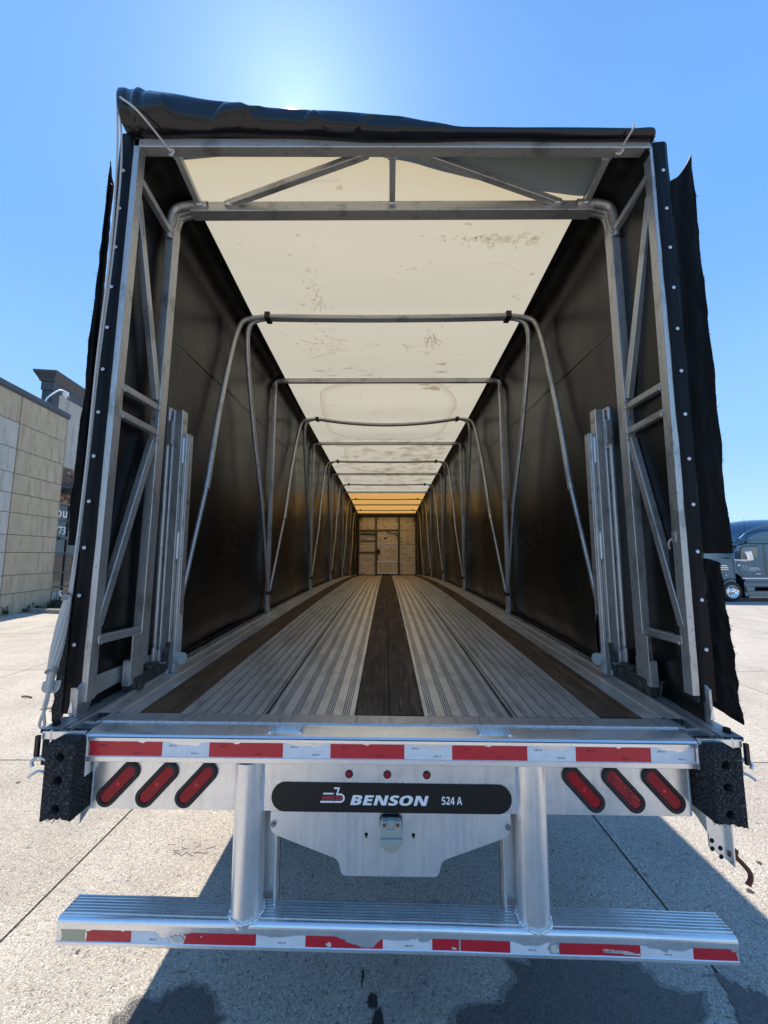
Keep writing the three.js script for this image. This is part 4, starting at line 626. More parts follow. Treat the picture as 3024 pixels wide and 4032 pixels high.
    for (const s of [-1, 1]) obj('clamp', [box(s * 0.957, y - 0.026, z, 0.045, 0.056, 0.092, 0.008)], M.black, b);
  });

  // ---------------- tail edge: vinyl strips fastened to the posts, with flaps
  for (const s of [-1, 1]) {
    const y0 = s < 0 ? 1.26 : 1.31, y1 = s < 0 ? 3.925 : 3.86, inX = (y) => s < 0 ? lerp(1.262, 1.232, (y - 1.3) / 2.6) : 1.262, outX = (y) => s < 0 ? lerp(1.338, 1.300, clamp((y - 1.3) / 2.6)) : lerp(1.325, 1.335, (y - 1.3) / 2.6);
    obj('edge_strip', sweep([[0, 0.0], [0, 0.012], [0.25, 0.016], [0.75, 0.016], [1, 0.008], [1, -0.03]], range(y0, y1, 60), (a, b, y) => V(s * lerp(inX(y), outX(y), a) + 0.003 * n3(y * 5, a, s), y, -0.135 + b + 0.003 * n3(y * 7, a * 3, 2 + s))), M.vinyl, K);
    const head = new THREE.SphereGeometry(0.0085, 12, 8).scale(1, 1, 0.55);
    const es = sub('rivet_row', K);
    for (let i = 0; i < 13; i++) { const y = (s < 0 ? 3.921 : 3.905) - i * 0.1992, x = s < 0 ? lerp(-1.262, -1.300, i / 12) : lerp(1.298, 1.292, i / 12); if (y > y1 - 0.03) continue; const r = obj('rivet', head, M.weld, es); r.position.set(x, y, -0.117); }
    // flaps: padded strips hanging outwards; path across (x outwards, z) and ragged outer edge
    const flap = (ya, yb2, outTop, outBot, zOut, mat, label, slant = 0, cut = 0) => {
      const n = 70, m = 14, th = 0.012, f = (u, v, side) => {
        const t = u, xin = s < 0 ? 1.325 : 1.322, xo = lerp(outTop, outBot, v) + 0.004 * n3(v * 16, s, 1) + 0.002 * n3(v * 70, s, 2), x = lerp(xin, xo, t);
        const y = lerp(ya + slant * t * t, yb2 - cut * t, v), z = -0.14 + zOut * t * t + 0.012 * Math.sin(t * 9 + v * 5) * (1 - t) + 0.010 * n3(t * 5, v * 8, s + 2) + 0.006 * n3(t * 12, v * 26, s + 4) + side * th * (0.6 + 0.4 * Math.sin(t * 3.14));
        return V(s * x, y, z);
      };
      const uvf = (u, v) => [u * 0.2, v * 2];
      const rim = (fn) => grid(1, n, (u, v) => fn(u, v), (u, v) => [u * 0.02, v * 2]);
      obj('flap', [grid(m, n, (u, v) => f(u, v, 0.5), uvf), grid(m, n, (u, v) => f(u, v, -0.5), uvf), rim((u, v) => f(1, v, u - 0.5)), rim((u, v) => f(0, v, u - 0.5)), grid(m, 1, (u, v) => f(u, 0, v - 0.5), uvf), grid(m, 1, (u, v) => f(u, 1, v - 0.5), uvf)], mat, K, label);
      // threads along the edge
      const th2 = []; for (let i = 0; i < 46; i++) { const v = rnd(), p = f(1, v, rr(-0.5, 0.5)); th2.push(bar(p, p.clone().add(V(s * rr(0.002, 0.010), rr(-0.008, 0.008), rr(0, 0.006))), 0.0012, 0.0012)); }
      obj('frayed_edge', th2, M.frayed, K);
    };
    if (s < 0) { flap(3.66, 1.94, 1.342, 1.378, 0.01, M.vinylDull, 'upper left black flap', 0.13, 0.0); flap(1.90, 1.27, 1.328, 1.358, 0.03, M.frayed, 'torn lower left flap with frayed backing', 0.02, 0.06); }
    else { flap(3.66, 1.905, 1.437, 1.436, 0.02, M.vinylDull, 'upper right black flap standing out', 0.13, 0.0); flap(1.885, 1.285, 1.385, 1.412, 0.02, M.vinylDull, 'lower right black flap', -0.02, 0.06); }
  }

  // ---------------- gathered tarpaulin on top of the header
  const TOP = [[-1.305, 4.09], [-1.27, 4.115], [-1.21, 4.114], [-1.076, 4.10], [-0.80, 4.06], [-0.536, 4.022], [-0.313, 4.004], [0.043, 3.972], [0.20, 3.945], [0.351, 3.918], [0.7, 3.912], [1.163, 3.905], [1.23, 3.91], [1.29, 3.895]];
  const topY = (x) => { for (let i = 1; i < TOP.length; i++) if (x <= TOP[i][0]) return lerp(TOP[i - 1][1], TOP[i][1], smooth(0, 1, (x - TOP[i - 1][0]) / (TOP[i][0] - TOP[i - 1][0])) * 0.4 + 0.6 * clamp((x - TOP[i - 1][0]) / (TOP[i][0] - TOP[i - 1][0]))); return 3.9; };
  const FOLDS = [[-1.02, -0.2, 0.10, 1], [-0.86, 0.55, 0.05, -1], [-0.72, 0.9, 0.07, 1], [-0.60, -0.75, 0.05, 0.9], [-0.42, 0.45, 0.045, -0.9], [-0.30, -0.5, 0.06, 1.2], [-0.17, 1.0, 0.035, 1], [0.02, 0.35, 0.05, -0.8], [0.22, 0.9, 0.05, 0.9], [0.36, 0.3, 0.03, 0.7], [0.95, -1.2, 0.03, 0.5], [1.1, 0.9, 0.02, 0.6]];
  function crease(x, dy) { let v = 0; for (const [cx, sl, w, k] of FOLDS) { const d = (x - cx - sl * dy * 1.6 - 0.25 * dy * dy * 4 * k) / w; v += k * (d < 0 ? Math.exp(d * 0.55) : Math.exp(-d * 3.2)) * smooth(-0.02, 0.09, dy) * 0.55; } return v; }
  const bundle = grid(420, 80, (u, v) => {
    const x = lerp(-1.272, 1.268, u), b = hA(x) + lerp(0.030, 0.006, smooth(-0.9, 0.35, x)), t = topY(x), h = Math.max(t - b, 0.012), a = v * Math.PI * 2, big = clamp((h - 0.05) / 0.2), ez = 0.055 + 0.075 * big;
    const end = Math.min(1, Math.sqrt(Math.max(0, Math.min(u, 1 - u)) / 0.008)), cz = -0.135 - 0.02 * big;
    const ca = Math.cos(a), sa = Math.sin(a), sq = (q) => Math.sign(q) * Math.abs(q) ** 0.75;
    let y = (b + t) / 2 + sq(sa) * h / 2 * (0.75 + 0.25 * end), z = cz + sq(ca) * ez * (0.55 + 0.45 * end), xx = x;
    const front = clamp(ca * 1.4 + 0.2), fold = (k, ph, sl) => { const q = Math.sin((x * k + (y - b) * sl) + ph + 1.2 * n3(x * 2.2, y * 4, ph)); return Math.sign(q) * (1 - Math.sqrt(1 - Math.min(1, Math.abs(q)) ** 2 * 0.96)); };
    const amp = 0.3 + 0.7 * big;
    z += front * amp * (0.085 * crease(x, y - b) * (1 - smooth(-0.3, 0.45, sa)) + 0.026 * n3(x * 1.5, y * 5, 4) + 0.003 * n3(x * 6, y * 12, 8));
    z += 0.006 * Math.sin(x * 95) * smooth(-1.12, -1.16, x) * smooth(-1.24, -1.2, x) * front;
    y += 0.003 * n3(x * 6, a, 3) * big - (sa < -0.3 ? 0.022 * clamp(n3(x * 2.6, 3, 1) + 0.2) * (x < 0.5 ? 1 : 0.4) : 0);
    if (s0(x)) xx -= (y - b) * 0.10; return V(xx, y, z);
  }, (u, v) => [u * 2.6, v * 0.9]);
  function s0(x) { return x < -1.2; }
  M.gloss = phy({ color: lin(0.004, 0.0045, 0.006), roughness: 0.19, specularIntensity: 1 });
  obj('gathered_tarp', bundle, M.gloss, K, 'glossy black tarpaulin bunched up over the header, highest on the left');
  // its hem lies back over the roof sheet
  obj('tarp_overlap', grid(60, 12, (u, v) => { const x = lerp(-1.28, 1.28, u), ze = lerp(-0.26, -0.50, smooth(-0.5, 1.1, x)) + 0.012 * n3(x * 4, 1, 1), z = lerp(-0.12, ze, v); return V(x, yr(z) + 0.022 + 0.15 * v + 0.006 * n3(x * 5, z * 9, 2) - 0.02 * smooth(1.1, 1.28, Math.abs(x)), z); }), M.gloss, K);
}

// ------------------------------------------------------------------ ropes and the strap
{
  const ropeTex = dtex(64, 128, (u, v) => { const t = 0.5 + 0.5 * Math.sin((u * 2 + v * 6) * Math.PI * 2); const k = 0.50 + 0.14 * t; return [enc(k), enc(k * 0.97), enc(k * 0.9)]; }, true, 0.03, 0.06);
  M.rope = std({ map: ropeTex, bumpMap: dtex(64, 128, (u, v) => g3(0.5 + 0.5 * Math.sin((u * 2 + v * 6) * Math.PI * 2)), false, 0.03, 0.06), bumpScale: 0.002, roughness: 0.9 });
  const R = thing('pull_rope', 'long white rope hanging down the left tail edge, coiled into a bundle with a loop', 'rope');
  const zr = -0.085;
  obj('line', [tube([V(-1.282, 4.03, zr + 0.02), V(-1.278, 3.8, zr), V(-1.268, 3.3, zr), V(-1.285, 2.75, zr), V(-1.290, 2.3, zr), V(-1.302, 1.92, zr), V(-1.312, 1.745, zr)], 0.0042, 60, 8), tube([V(-1.276, 4.03, zr + 0.015), V(-1.266, 3.8, zr - 0.012), V(-1.264, 3.3, zr - 0.012), V(-1.286, 2.7, zr - 0.01), V(-1.291, 2.3, zr - 0.008), V(-1.302, 1.92, zr - 0.008), V(-1.304, 1.735, zr)], 0.0042, 60, 8)], M.rope, R);
  const strands = []; for (let i = 0; i < 9; i++) { const a = i / 9 * 6.28, q = i - 4, pts = range(0, 1, 7).map((t) => { const bul = Math.sin(t * 3.1), w = 0.006 + 0.010 * bul; return V(-1.318 - 0.032 * t + 0.012 * (1 - t) + Math.cos(a + t * 1.6) * w, 1.735 - 0.355 * t + (t > 0.9 ? rr(-0.012, 0.012) : 0), zr + 0.012 + Math.sin(a + t * 1.6) * w * 0.9); }); strands.push(tube(pts, 0.0062, 30, 7)); }
  for (let i = 0; i < 4; i++) strands.push(tube([V(-1.362 + i * 0.010, 1.40, zr + 0.02), V(-1.366 + i * 0.010, 1.372, zr + 0.018), V(-1.358 + i * 0.010, 1.360, zr + 0.012), V(-1.348 + i * 0.010, 1.372, zr + 0.006), V(-1.346 + i * 0.009, 1.40, zr)], 0.0055, 16, 7));
  obj('bundle', strands, M.rope, R);
  const wraps = []; for (const [y, w, x] of [[1.735, 0.012, -1.312], [1.728, 0.013, -1.313], [1.721, 0.014, -1.314], [1.445, 0.017, -1.345], [1.438, 0.017, -1.346]]) wraps.push(new THREE.TorusGeometry(w, 0.0045, 7, 22).rotateX(Math.PI / 2).rotateZ(0.15).translate(x, y, zr + 0.012));
  obj('wrap', [...wraps, new THREE.SphereGeometry(0.009, 10, 8).scale(1, 1.5, 1).translate(-1.318, 1.45, zr + 0.03), tube([V(-1.325, 1.73, zr + 0.02), V(-1.334, 1.746, zr + 0.02), V(-1.330, 1.755, zr + 0.018)], 0.004, 10, 7)], M.rope, R);
  obj('loop', [tube([V(-1.325, 1.445, zr + 0.03), V(-1.332, 1.36, zr + 0.03), V(-1.340, 1.31, zr + 0.03), V(-1.354, 1.265, zr + 0.03), V(-1.357, 1.243, zr + 0.03), V(-1.348, 1.233, zr + 0.03), V(-1.338, 1.242, zr + 0.03), V(-1.338, 1.27, zr + 0.034), V(-1.341, 1.31, zr + 0.036), V(-1.333, 1.36, zr + 0.036), V(-1.327, 1.445, zr + 0.034)], 0.0052, 60, 8)], M.rope, R);
  const tieRope = (a, b, m, label) => tag(obj('tie_rope', [tube([a, a.clone().lerp(b, 0.5).add(m), b], 0.0048, 20, 7), tube([b.clone().add(V(-0.012, 0.012, 0.012)), b.clone().add(V(0.014, 0, 0.016)), b.clone().add(V(0, -0.016, 0.008)), b.clone().add(V(-0.014, -0.004, 0.002))], 0.005, 18, 7)], M.rope), label, 'rope');
  tieRope(V(-1.240, 4.00, -0.028), V(-1.055, 3.846, -0.15), V(0.004, -0.010, 0.066), 'thin white rope slanting from gathered tarp to header at its left end');
  tieRope(V(1.140, 3.884, -0.066), V(1.115, 3.838, -0.15), V(0.004, 0.0, 0.046), 'short white rope tied over the tarp at the right end of the header');
  const S = thing('hook_strap', 'black strap with a flat steel hook hanging on the right tail post', 'strap');
  const web = range(1.93, 1.32, 14).map((y) => [y, 1.232 + 0.006 * n3(y * 5, 1, 1), -0.185 - 0.012 * n3(y * 4, 2, 2)]);
  obj('webbing', sweep([[-0.009, 0], [0.009, 0.003], [0.009, 0.006], [-0.009, 0.003]], web, (a, b, p) => V(p[1] + b, p[0], p[2] + a), true), M.black, S);
  obj('hook', [tube([V(1.234, 1.925, -0.19), V(1.226, 1.945, -0.186), V(1.228, 1.962, -0.178), V(1.236, 1.972, -0.165)], 0.004, 20, 8), box(1.233, 1.975, -0.16, 0.006, 0.045, 0.022, 0.002)], M.galv, S);
}

// ------------------------------------------------------------------ office building on the left
{
  const B = thing('office_building', 'tan and grey panelled commercial building with taller cornice wing and dark shopfront', 'building', [-12.169, 0, -12.397]); B.rotation.y = 0.1395;
  const stucco = (r, g, b, k) => std({ map: dtex(256, 256, (u, v) => { const a = fbm(u, v, 90, 90, k, 2), c = fbm(u, v, 4, 5, k + 5, 5), d = smooth(0.55, 0.75, fbm(u, v, 2, 18, k + 9, 4)); const w = (0.86 + 0.22 * a) * (0.86 + 0.28 * c) * (1 - 0.2 * d); return [enc(r * w), enc(g * w), enc(b * w)]; }, true, 2.2, 2.2), bumpMap: dtex(128, 128, (u, v) => g3(fbm(u, v, 50, 50, k, 2)), false, 0.8, 0.8), bumpScale: 0.006, roughness: 0.95 });
  const tan = stucco(0.53, 0.425, 0.285, 31), grey = stucco(0.54, 0.495, 0.435, 41), pale = stucco(0.54, 0.49, 0.43, 51), groove = std({ color: lin(0.28, 0.22, 0.18), roughness: 1 }), dark = std({ color: lin(0.055, 0.06, 0.068), roughness: 0.55 }), cap = std({ color: lin(0.075, 0.08, 0.085), roughness: 0.5, metalness: 0.2 });
  const rows = [0, 0.665, 1.245, 1.97, 2.53, 3.23, 3.85, 4.49, 5.27, 6.12, 7.06], cols = [0, 2.14, 4.6, 7.1, 9.6, 12.1];
  obj('wall_core', box2(-8, -0.035, 0, 7.06, 0.035, 12.1, 0), groove, B);
  for (let c = 0; c < cols.length - 1; c++) for (let r = 0; r < rows.length - 1; r++) {
    const g = box2(-0.05, 0, rows[r] + (r ? 0.010 : 0), rows[r + 1] - 0.010, cols[c] + (c ? 0.020 : 0), cols[c + 1] - 0.020, 0.006), uv = g.attributes.uv, o = rr(0, 2); for (let i = 0; i < uv.count; i++) uv.setXY(i, uv.getX(i) + o, uv.getY(i) + o);
    obj('wall_panel', g, c === 0 || r === 9 || (c === 3) ? tan : grey, B);
  }
  for (let r = 0; r < rows.length - 1; r++) obj('wall_panel', box2(-7.9, 0.0, rows[r] + (r ? 0.014 : 0), rows[r + 1] - 0.014, -0.002, 0.033, 0.004), tan, B);
  obj('coping', [box2(-8.05, 0.06, 7.07, 7.24, -0.06, 12.2, 0.01), box2(-8, 0.03, 7.02, 7.07, -0.03, 12.1, 0)], cap, B);
  // taller wing, set back
  obj('upper_wall', box2(-0.74, -0.4, 5.36, 8.1, -10, 0.28, 0), pale, B);
  obj('upper_wall_ledge', box2(-0.74, -0.385, 5.31, 5.36, -10, 0.28, 0.004), tan, B);
  obj('corner_post', box2(-0.75, -0.38, 7.24, 8.03, -0.02, 0.34, 0.01), dark, B);
  const ring = [[8.02, 0.02], [8.32, 0.02], [8.36, 0.07], [8.42, 0.08], [8.64, 0.20], [8.72, 0.21]];
  obj('cornice', [0, 1, 2, 3].map((k) => grid(1, ring.length - 1, (u, v) => { const [y, o] = ring[Math.round(v * (ring.length - 1))], c = [[-0.38 + o, -10], [-0.38 + o, 0.35 + o], [-0.76 - o, 0.35 + o], [-0.76 - o, -10]], a = c[k], b = c[(k + 1) % 4]; return V(lerp(a[0], b[0], u), y, lerp(a[1], b[1], u)); }, undefined, true)).concat([box2(-0.968, -0.172, 8.68, 8.722, -10, 0.557, 0), box2(-0.776, -0.364, 8.018, 8.06, -10, 0.366, 0)]), cap, B);
  // stone veneer: single bricks
  const bm = [[0.19, 0.11, 0.075], [0.26, 0.17, 0.12], [0.14, 0.10, 0.085], [0.32, 0.24, 0.18], [0.16, 0.13, 0.12], [0.22, 0.12, 0.08]].map((c, i) => std({ map: dtex(64, 64, (u, v) => { const a = 0.7 + 0.6 * fbm(u, v, 6, 6, 300 + i, 3); return [enc(c[0] * a), enc(c[1] * a), enc(c[2] * a)]; }, true, 0.4, 0.4), roughness: 0.95 }));
  obj('brick_backing', box2(-0.9, -0.425, 3.92, 5.31, -10, -0.002, 0), std({ color: lin(0.20, 0.17, 0.14), roughness: 1 }), B);
  const bg = bm.map((_, i) => [0, 1].map((k) => box(0, 0, 0, 0.04 + 0.012 * k, 0.104, 0.30 - 0.07 * k, 0.008)));
  for (let r = 0; r < 12; r++) { let z = -0.02; while (z > -2.7) { const m = Math.floor(rr(0, bm.length)), k = Math.floor(rr(0, 2)), L = 0.30 - 0.07 * k; const q = obj('brick', bg[m][k], bm[m], B); q.position.set(-0.415, 3.985 + r * 0.115, z - L / 2 - 0.005); z -= L + 0.012; } }
  obj('window_lintel', box2(-0.46, -0.37, 3.86, 3.925, -4, -0.002, 0.004), bm[3], B);
  // canopy on a tie rod
  obj('canopy', box2(-0.4, 0.35, 4.27, 4.45, -9, -0.5, 0.01), dark, B); obj('tie_rod', cyl(V(-0.39, 5.05, -1.05), V(0.5, 4.45, -1.6), 0.018, 0.018, 8), dark, B);
  // shopfront
  const glass = phy({ color: lin(0.36, 0.42, 0.45), transmission: 1, thickness: 0, roughness: 0.02, ior: 1.6 });
  const sp = sub('shopfront', B), ys = [0.06, 0.65, 1.2, 1.95, 2.53, 3.22, 3.86], ss = [-0.02, -1.30, -2.6, -3.9];
  for (let i = 0; i < 6; i++) for (let j = 0; j < 3; j++) obj('pane', new THREE.BoxGeometry(0.012, ys[i + 1] - ys[i] - 0.05, ss[j] - ss[j + 1] - 0.06).translate(-0.5, (ys[i] + ys[i + 1]) / 2, (ss[j] + ss[j + 1]) / 2), glass, sp);
  for (const y of ys) obj('mullion', box2(-0.53, -0.46, y - 0.03, y + 0.03, -3.9, -0.002, 0.004), dark, sp);
  for (const s of ss) obj('mullion', box2(-0.53, -0.455, 0, 3.88, s - 0.04, s + 0.018, 0.004), dark, sp);
  obj('interior', [box2(-3.5, -3.4, 0, 3.9, -10, -0.05, 0), box2(-3.5, -0.55, -0.02, 0.02, -10, -0.05, 0), box2(-3.5, -0.55, 3.87, 3.9, -10, -0.05, 0), box2(-3.5, -0.56, 0, 3.9, -0.06, -0.04, 0)], std({ color: lin(0.10, 0.11, 0.12), roughness: 1 }), sp);
  obj('furniture', [box2(-1.6, -0.9, 0.68, 0.74, -2.4, -0.5), box2(-1.55, -1.5, 0, 0.7, -2.3, -2.2), box2(-1.0, -0.95, 0, 0.7, -0.7, -0.6), box2(-1.5, -1.4, 0.76, 1.2, -1.5, -0.8)], std({ color: lin(0.3, 0.28, 0.25), roughness: 0.8 }), sp);
  const word = (t, s, y, z, sx = 1) => { const g = new TextGeometry(t, { font: globalThis.__font, size: s, depth: 0.004, curveSegments: 5, bevelEnabled: false }); return boxUV(g.scale(sx, 1, 1).rotateY(Math.PI / 2).translate(-0.487, y, z)); };
  const vin = std({ color: lin(0.78, 0.80, 0.80), roughness: 0.5 });
  obj('lettering', [word('ou', 0.34, 3.36, -0.60, 1.12), word('773', 0.30, 2.70, -0.58, 0.92)], vin, sp);
  obj('wall_lamp', [box2(-0.46, -0.12, 2.48, 2.60, -1.36, -0.86, 0.03)], std({ color: lin(0.62, 0.62, 0.60), roughness: 0.3, metalness: 0.5 }), B);
  obj('notice', [box2(-0.487, -0.484, 0.15, 0.48, -1.02, -0.78, 0), box2(-0.487, -0.484, 0.15, 0.48, -1.2, -1.06, 0)], std({ color: lin(0.4, 0.38, 0.34), roughness: 0.8 }), sp);
  // camera on a bent arm
  const P = (s, y, o = -0.05) => V(o, y, s).applyAxisAngle(V(0, 1, 0), 0.1395).add(V(-12.169, 0, -12.397));
  const Cm = thing('security_camera', 'white dome camera on a bent white arm above the building roof edge', 'camera'), white = std({ color: lin(0.82, 0.83, 0.84), roughness: 0.4 });
  obj('arm', [tube([P(1.12, 7.2), P(1.08, 7.38), P(0.85, 7.66), P(0.62, 7.88), P(0.52, 7.96), P(0.38, 8.02), P(0.11, 8.05)], 0.026, 40, 10), cyl(P(0.11, 8.06), P(0.11, 7.94), 0.06, 0.055, 16)], white, Cm);
  obj('dome', [cyl(P(0.18, 8.02), P(0.18, 7.90), 0.10, 0.10, 20), new THREE.SphereGeometry(0.10, 18, 12).translate(P(0.18, 7.88).x, 7.88, P(0.18, 7.88).z)], white, Cm); obj('lens', new THREE.SphereGeometry(0.055, 14, 10).translate(P(0.16, 7.84, 0.03).x, 7.84, P(0.16, 7.84, 0.03).z), std({ color: lin(0.25, 0.27, 0.3), roughness: 0.1 }), Cm);
  // kerb and weeds
  const kerbM = std({ map: concreteTex.map, color: lin(0.75, 0.74, 0.72), roughness: 0.95 });
  const kp = [V(-12.15, 0, -11.75), V(-11.95, 0, -11.42), V(-11.6, 0, -11.22), V(-11.0, 0, -11.12), V(-9, 0, -10.85), V(-4, 0, -10.3)];
  const kc = new THREE.CatmullRomCurve3(kp, false, 'centripetal'); const kerb = sweep([[0.08, 0], [0.075, 0.11], [0.055, 0.13], [-0.06, 0.13], [-0.075, 0.0]], range(0, 1, 40), (a, b, t) => { const p = kc.getPoint(t), d = kc.getTangent(t), e = 0.35 + 0.65 * smooth(0, 0.05, t); return V(p.x + d.z * -a, p.y + b * e, p.z + d.x * a); });
  { const uv = kerb.attributes.uv; for (let i = 0; i < uv.count; i++) uv.setY(i, uv.getY(i) * 8); }
  tag(obj('concrete_kerb', kerb, kerbM), 'pale concrete kerb curving away from the foot of the building', 'kerb');
  const bed = new THREE.ShapeGeometry(new THREE.Shape([[-12.1, 11.7], [-11.6, 11.25], [-4, 10.35], [-4, 14], [-12.4, 14]].map(([x, z]) => new THREE.Vector2(x, z)))).rotateX(-Math.PI / 2).translate(0, 0.05, 0);
  const soil = obj('soil_bed', boxUV(bed), std({ map: dtex(128, 128, (u, v) => { const a = fbm(u, v, 20, 20, 4, 4); return [enc(0.05 + 0.06 * a), enc(0.042 + 0.05 * a), enc(0.03 + 0.03 * a)]; }, true, 1, 1), roughness: 1 })); soil.userData = { kind: 'structure', label: 'strip of soil behind the kerb' };
  const leafM = phy({ color: lin(0.045, 0.085, 0.018), roughness: 0.7, transmission: 0.3, thickness: 0 });
  const weeds = (cx, cz, rx, rz, h, n, label) => {
    const W = thing('weed_clump', label, 'weeds', [cx, 0.02, cz]); const lv = [], st = [];
    for (let i = 0; i < n; i++) { const a = rr(0, 6.28), r = Math.sqrt(rnd()), x = rx * r * Math.cos(a), z = rz * r * Math.sin(a), hh = h * rr(0.3, 1) * (1.1 - 0.6 * r); st.push(bar(V(x, 0, z), V(x + rr(-0.05, 0.05), hh, z + rr(-0.05, 0.05)), 0.006, 0.006)); for (let k = 0; k < 9; k++) { const L = rr(0.03, 0.075); lv.push(new THREE.PlaneGeometry(L * 0.5, L).translate(0, L / 2, 0).rotateX(rr(0.3, 1.5)).rotateY(rr(0, 6.28)).translate(x + rr(-0.03, 0.03), hh * rr(0.25, 1), z + rr(-0.03, 0.03))); } }
    obj('leaves', lv, leafM, W); obj('stem', st, leafM, W);
  };
  weeds(-11.75, -12.3, 0.5, 0.3, 0.5, 60, 'green weeds under the dark shopfront glass behind the kerb'); weeds(-11.98, -11.5, 0.14, 0.35, 0.2, 24, 'low weeds at the kerb end against the tan wall'); weeds(-11.87, -10.45, 0.06, 0.15, 0.42, 14, 'thin dry weeds against the wall at the edge of view');
}

// ------------------------------------------------------------------ lorry tractor on the right
{
  const D = thing('semi_truck', 'dark slate blue conventional semi truck with sleeper, chrome mirror and polished wheels', 'truck', [14.0, 0, -14.2]);
  const paint = phy({ color: lin(0.065, 0.135, 0.205), roughness: 0.24, metalness: 0.7, clearcoat: 1, clearcoatRoughness: 0.06 });
  const chrome = std({ color: lin(0.85, 0.86, 0.88), roughness: 0.08, metalness: 1 }), blk = std({ color: lin(0.010, 0.010, 0.011), roughness: 0.6 }), glass = phy({ color: lin(0.20, 0.20, 0.165), roughness: 0.06, clearcoat: 1, clearcoatRoughness: 0.03 }), wind = phy({ color: lin(0.05, 0.075, 0.085), roughness: 0.05, clearcoat: 1, clearcoatRoughness: 0.03 });
  const Wd = 2.0;   // z runs from 0 (near side) to -Wd
  // shell across the width from an upper outline (x, y): rounded towards both sides
  const shell = (pts, side, yBase, o = {}) => {
    const c = new THREE.SplineCurve(pts.map((p) => new THREE.Vector2(...p))), n = o.n || 40, z0 = o.z0 ?? 0, z1 = o.z1 ?? -Wd, rx = o.rx ?? 0.25, ry = o.ry ?? 0.16, P = (u, t) => { const p = c.getPoint(u), k = Math.abs(t), e = Math.pow(k, 3); return V(p.x + rx * e * (1 - smooth(0.0, 0.9, u)), p.y - ry * e * (o.flat ? 1 : smooth(0, 0.2, u)), lerp(z0, z1, (1 - t) / 2) - 0); };
    const gs = [grid(n, 16, (u, v) => P(u, lerp(-1, 1, v)))];
    for (const t of [1, -1]) gs.push(grid(n, 6, (u, v) => { const p = P(u, t); return V(p.x, lerp(p.y, yBase(p.x), v), p.z); }));
    return gs;
  };
  // hood with fender
  obj('hood', shell([[-2.45, 0.75], [-2.42, 1.15], [-2.25, 1.42], [-1.6, 1.62], [-0.6, 1.76], [0.20, 1.80]], 1, (x) => 0.55, { ry: 0.07, z0: 0.0, rx: 0.45 }), paint, D);
  obj('fender', [sweep(range(0, 1, 14).map((t) => { const a = Math.PI * (1.02 - t * 1.04); return [0.02 + 0.56 * Math.cos(a), 0.42 + 0.53 * Math.sin(a)]; }), [0.06, 0.03, -0.2, -0.4], (x, y, z) => V(x + (z > 0.05 ? 0 : 0), y - (z > 0.05 ? 0.03 : 0), z))], paint, D);
  obj('wheel_arch', [sweep(range(0, 1, 14).map((t) => { const a = Math.PI * (1.02 - t * 1.04); return [0.02 + 0.49 * Math.cos(a), 0.42 + 0.475 * Math.sin(a)]; }), [0.055, -0.45], (x, y, z) => V(x, y, z)), box2(-0.5, 0.62, 0.12, 0.9, -0.5, -0.42, 0), box2(0.52, 0.66, 0.14, 0.9, -0.5, 0.02, 0.01)], blk, D);
  for (const [x, s] of [[0.01, 1]]) {
    const w = sub('wheel', D); w.position.set(x, 0.413, -0.08);
    const ty = [[0.255, -0.1], [0.30, -0.115], [0.39, -0.10], [0.413, -0.075], [0.413, 0.075], [0.39, 0.10], [0.30, 0.115], [0.255, 0.1]]; obj('tyre', new THREE.LatheGeometry(ty.map((a) => new THREE.Vector2(...a)), 48).rotateX(Math.PI / 2), blk, w);
    const rim = [[0.26, 0.11], [0.25, 0.115], [0.235, 0.09], [0.20, 0.055], [0.135, 0.045], [0.125, 0.075], [0.10, 0.085], [0.085, 0.085], [0.075, 0.12], [0.045, 0.13], [0.0, 0.132]]; obj('rim', new THREE.LatheGeometry(rim.map((a) => new THREE.Vector2(...a)).reverse(), 48).rotateX(Math.PI / 2), chrome, w);
    const nuts = [], holes = []; for (let i = 0; i < 10; i++) { const a = i / 10 * 6.283; nuts.push(cyl(V(0.106 * Math.cos(a), 0.106 * Math.sin(a), 0.08), V(0.106 * Math.cos(a), 0.106 * Math.sin(a), 0.112), 0.013, 0.010, 8)); holes.push(cyl(V(0.19 * Math.cos(a), 0.19 * Math.sin(a), 0.05), V(0.19 * Math.cos(a), 0.19 * Math.sin(a), 0.062), 0.022, 0.022, 14)); }
    obj('lug_nut', nuts, chrome, w); obj('hand_hole', holes, blk, w);
  }
  const far = sub('wheel', D); far.position.set(0.01, 0.413, -Wd + 0.1); obj('tyre', cyl(V(0, 0, -0.1), V(0, 0, 0.1), 0.413, 0.413, 40), blk, far);
  for (const x of [3.6, 4.7]) for (const z of [-0.25, -Wd + 0.25]) { const w = sub('wheel', D); w.position.set(x, 0.413, z); obj('tyre', cyl(V(0, 0, -0.22), V(0, 0, 0.22), 0.413, 0.413, 40), blk, w); }
  // cab side, raked screen, sleeper with its high roof
  const slab = (pts, z0, d, mat, name, b = 0.02) => obj(name, boxUV(poly(pts, d, b).translate(0, 0, z0)), mat, D);
  slab([[0.16, 1.80], [0.40, 2.30], [0.80, 2.36], [1.30, 2.34], [3.0, 2.34], [3.0, 0.42], [0.62, 0.42], [0.50, 0.95], [0.16, 1.2]], 0.0, Wd, paint, 'cab_body', 0.03);
  obj('roof_fairing', shell([[0.10, 2.42], [0.14, 2.72], [0.34, 3.02], [0.80, 3.24], [1.5, 3.37], [2.4, 3.42], [3.0, 3.40]], 1, (x) => 2.30, { ry: 0.55, rx: 0.75, n: 60, z0: -0.02, z1: -Wd + 0.02 }), paint, D);
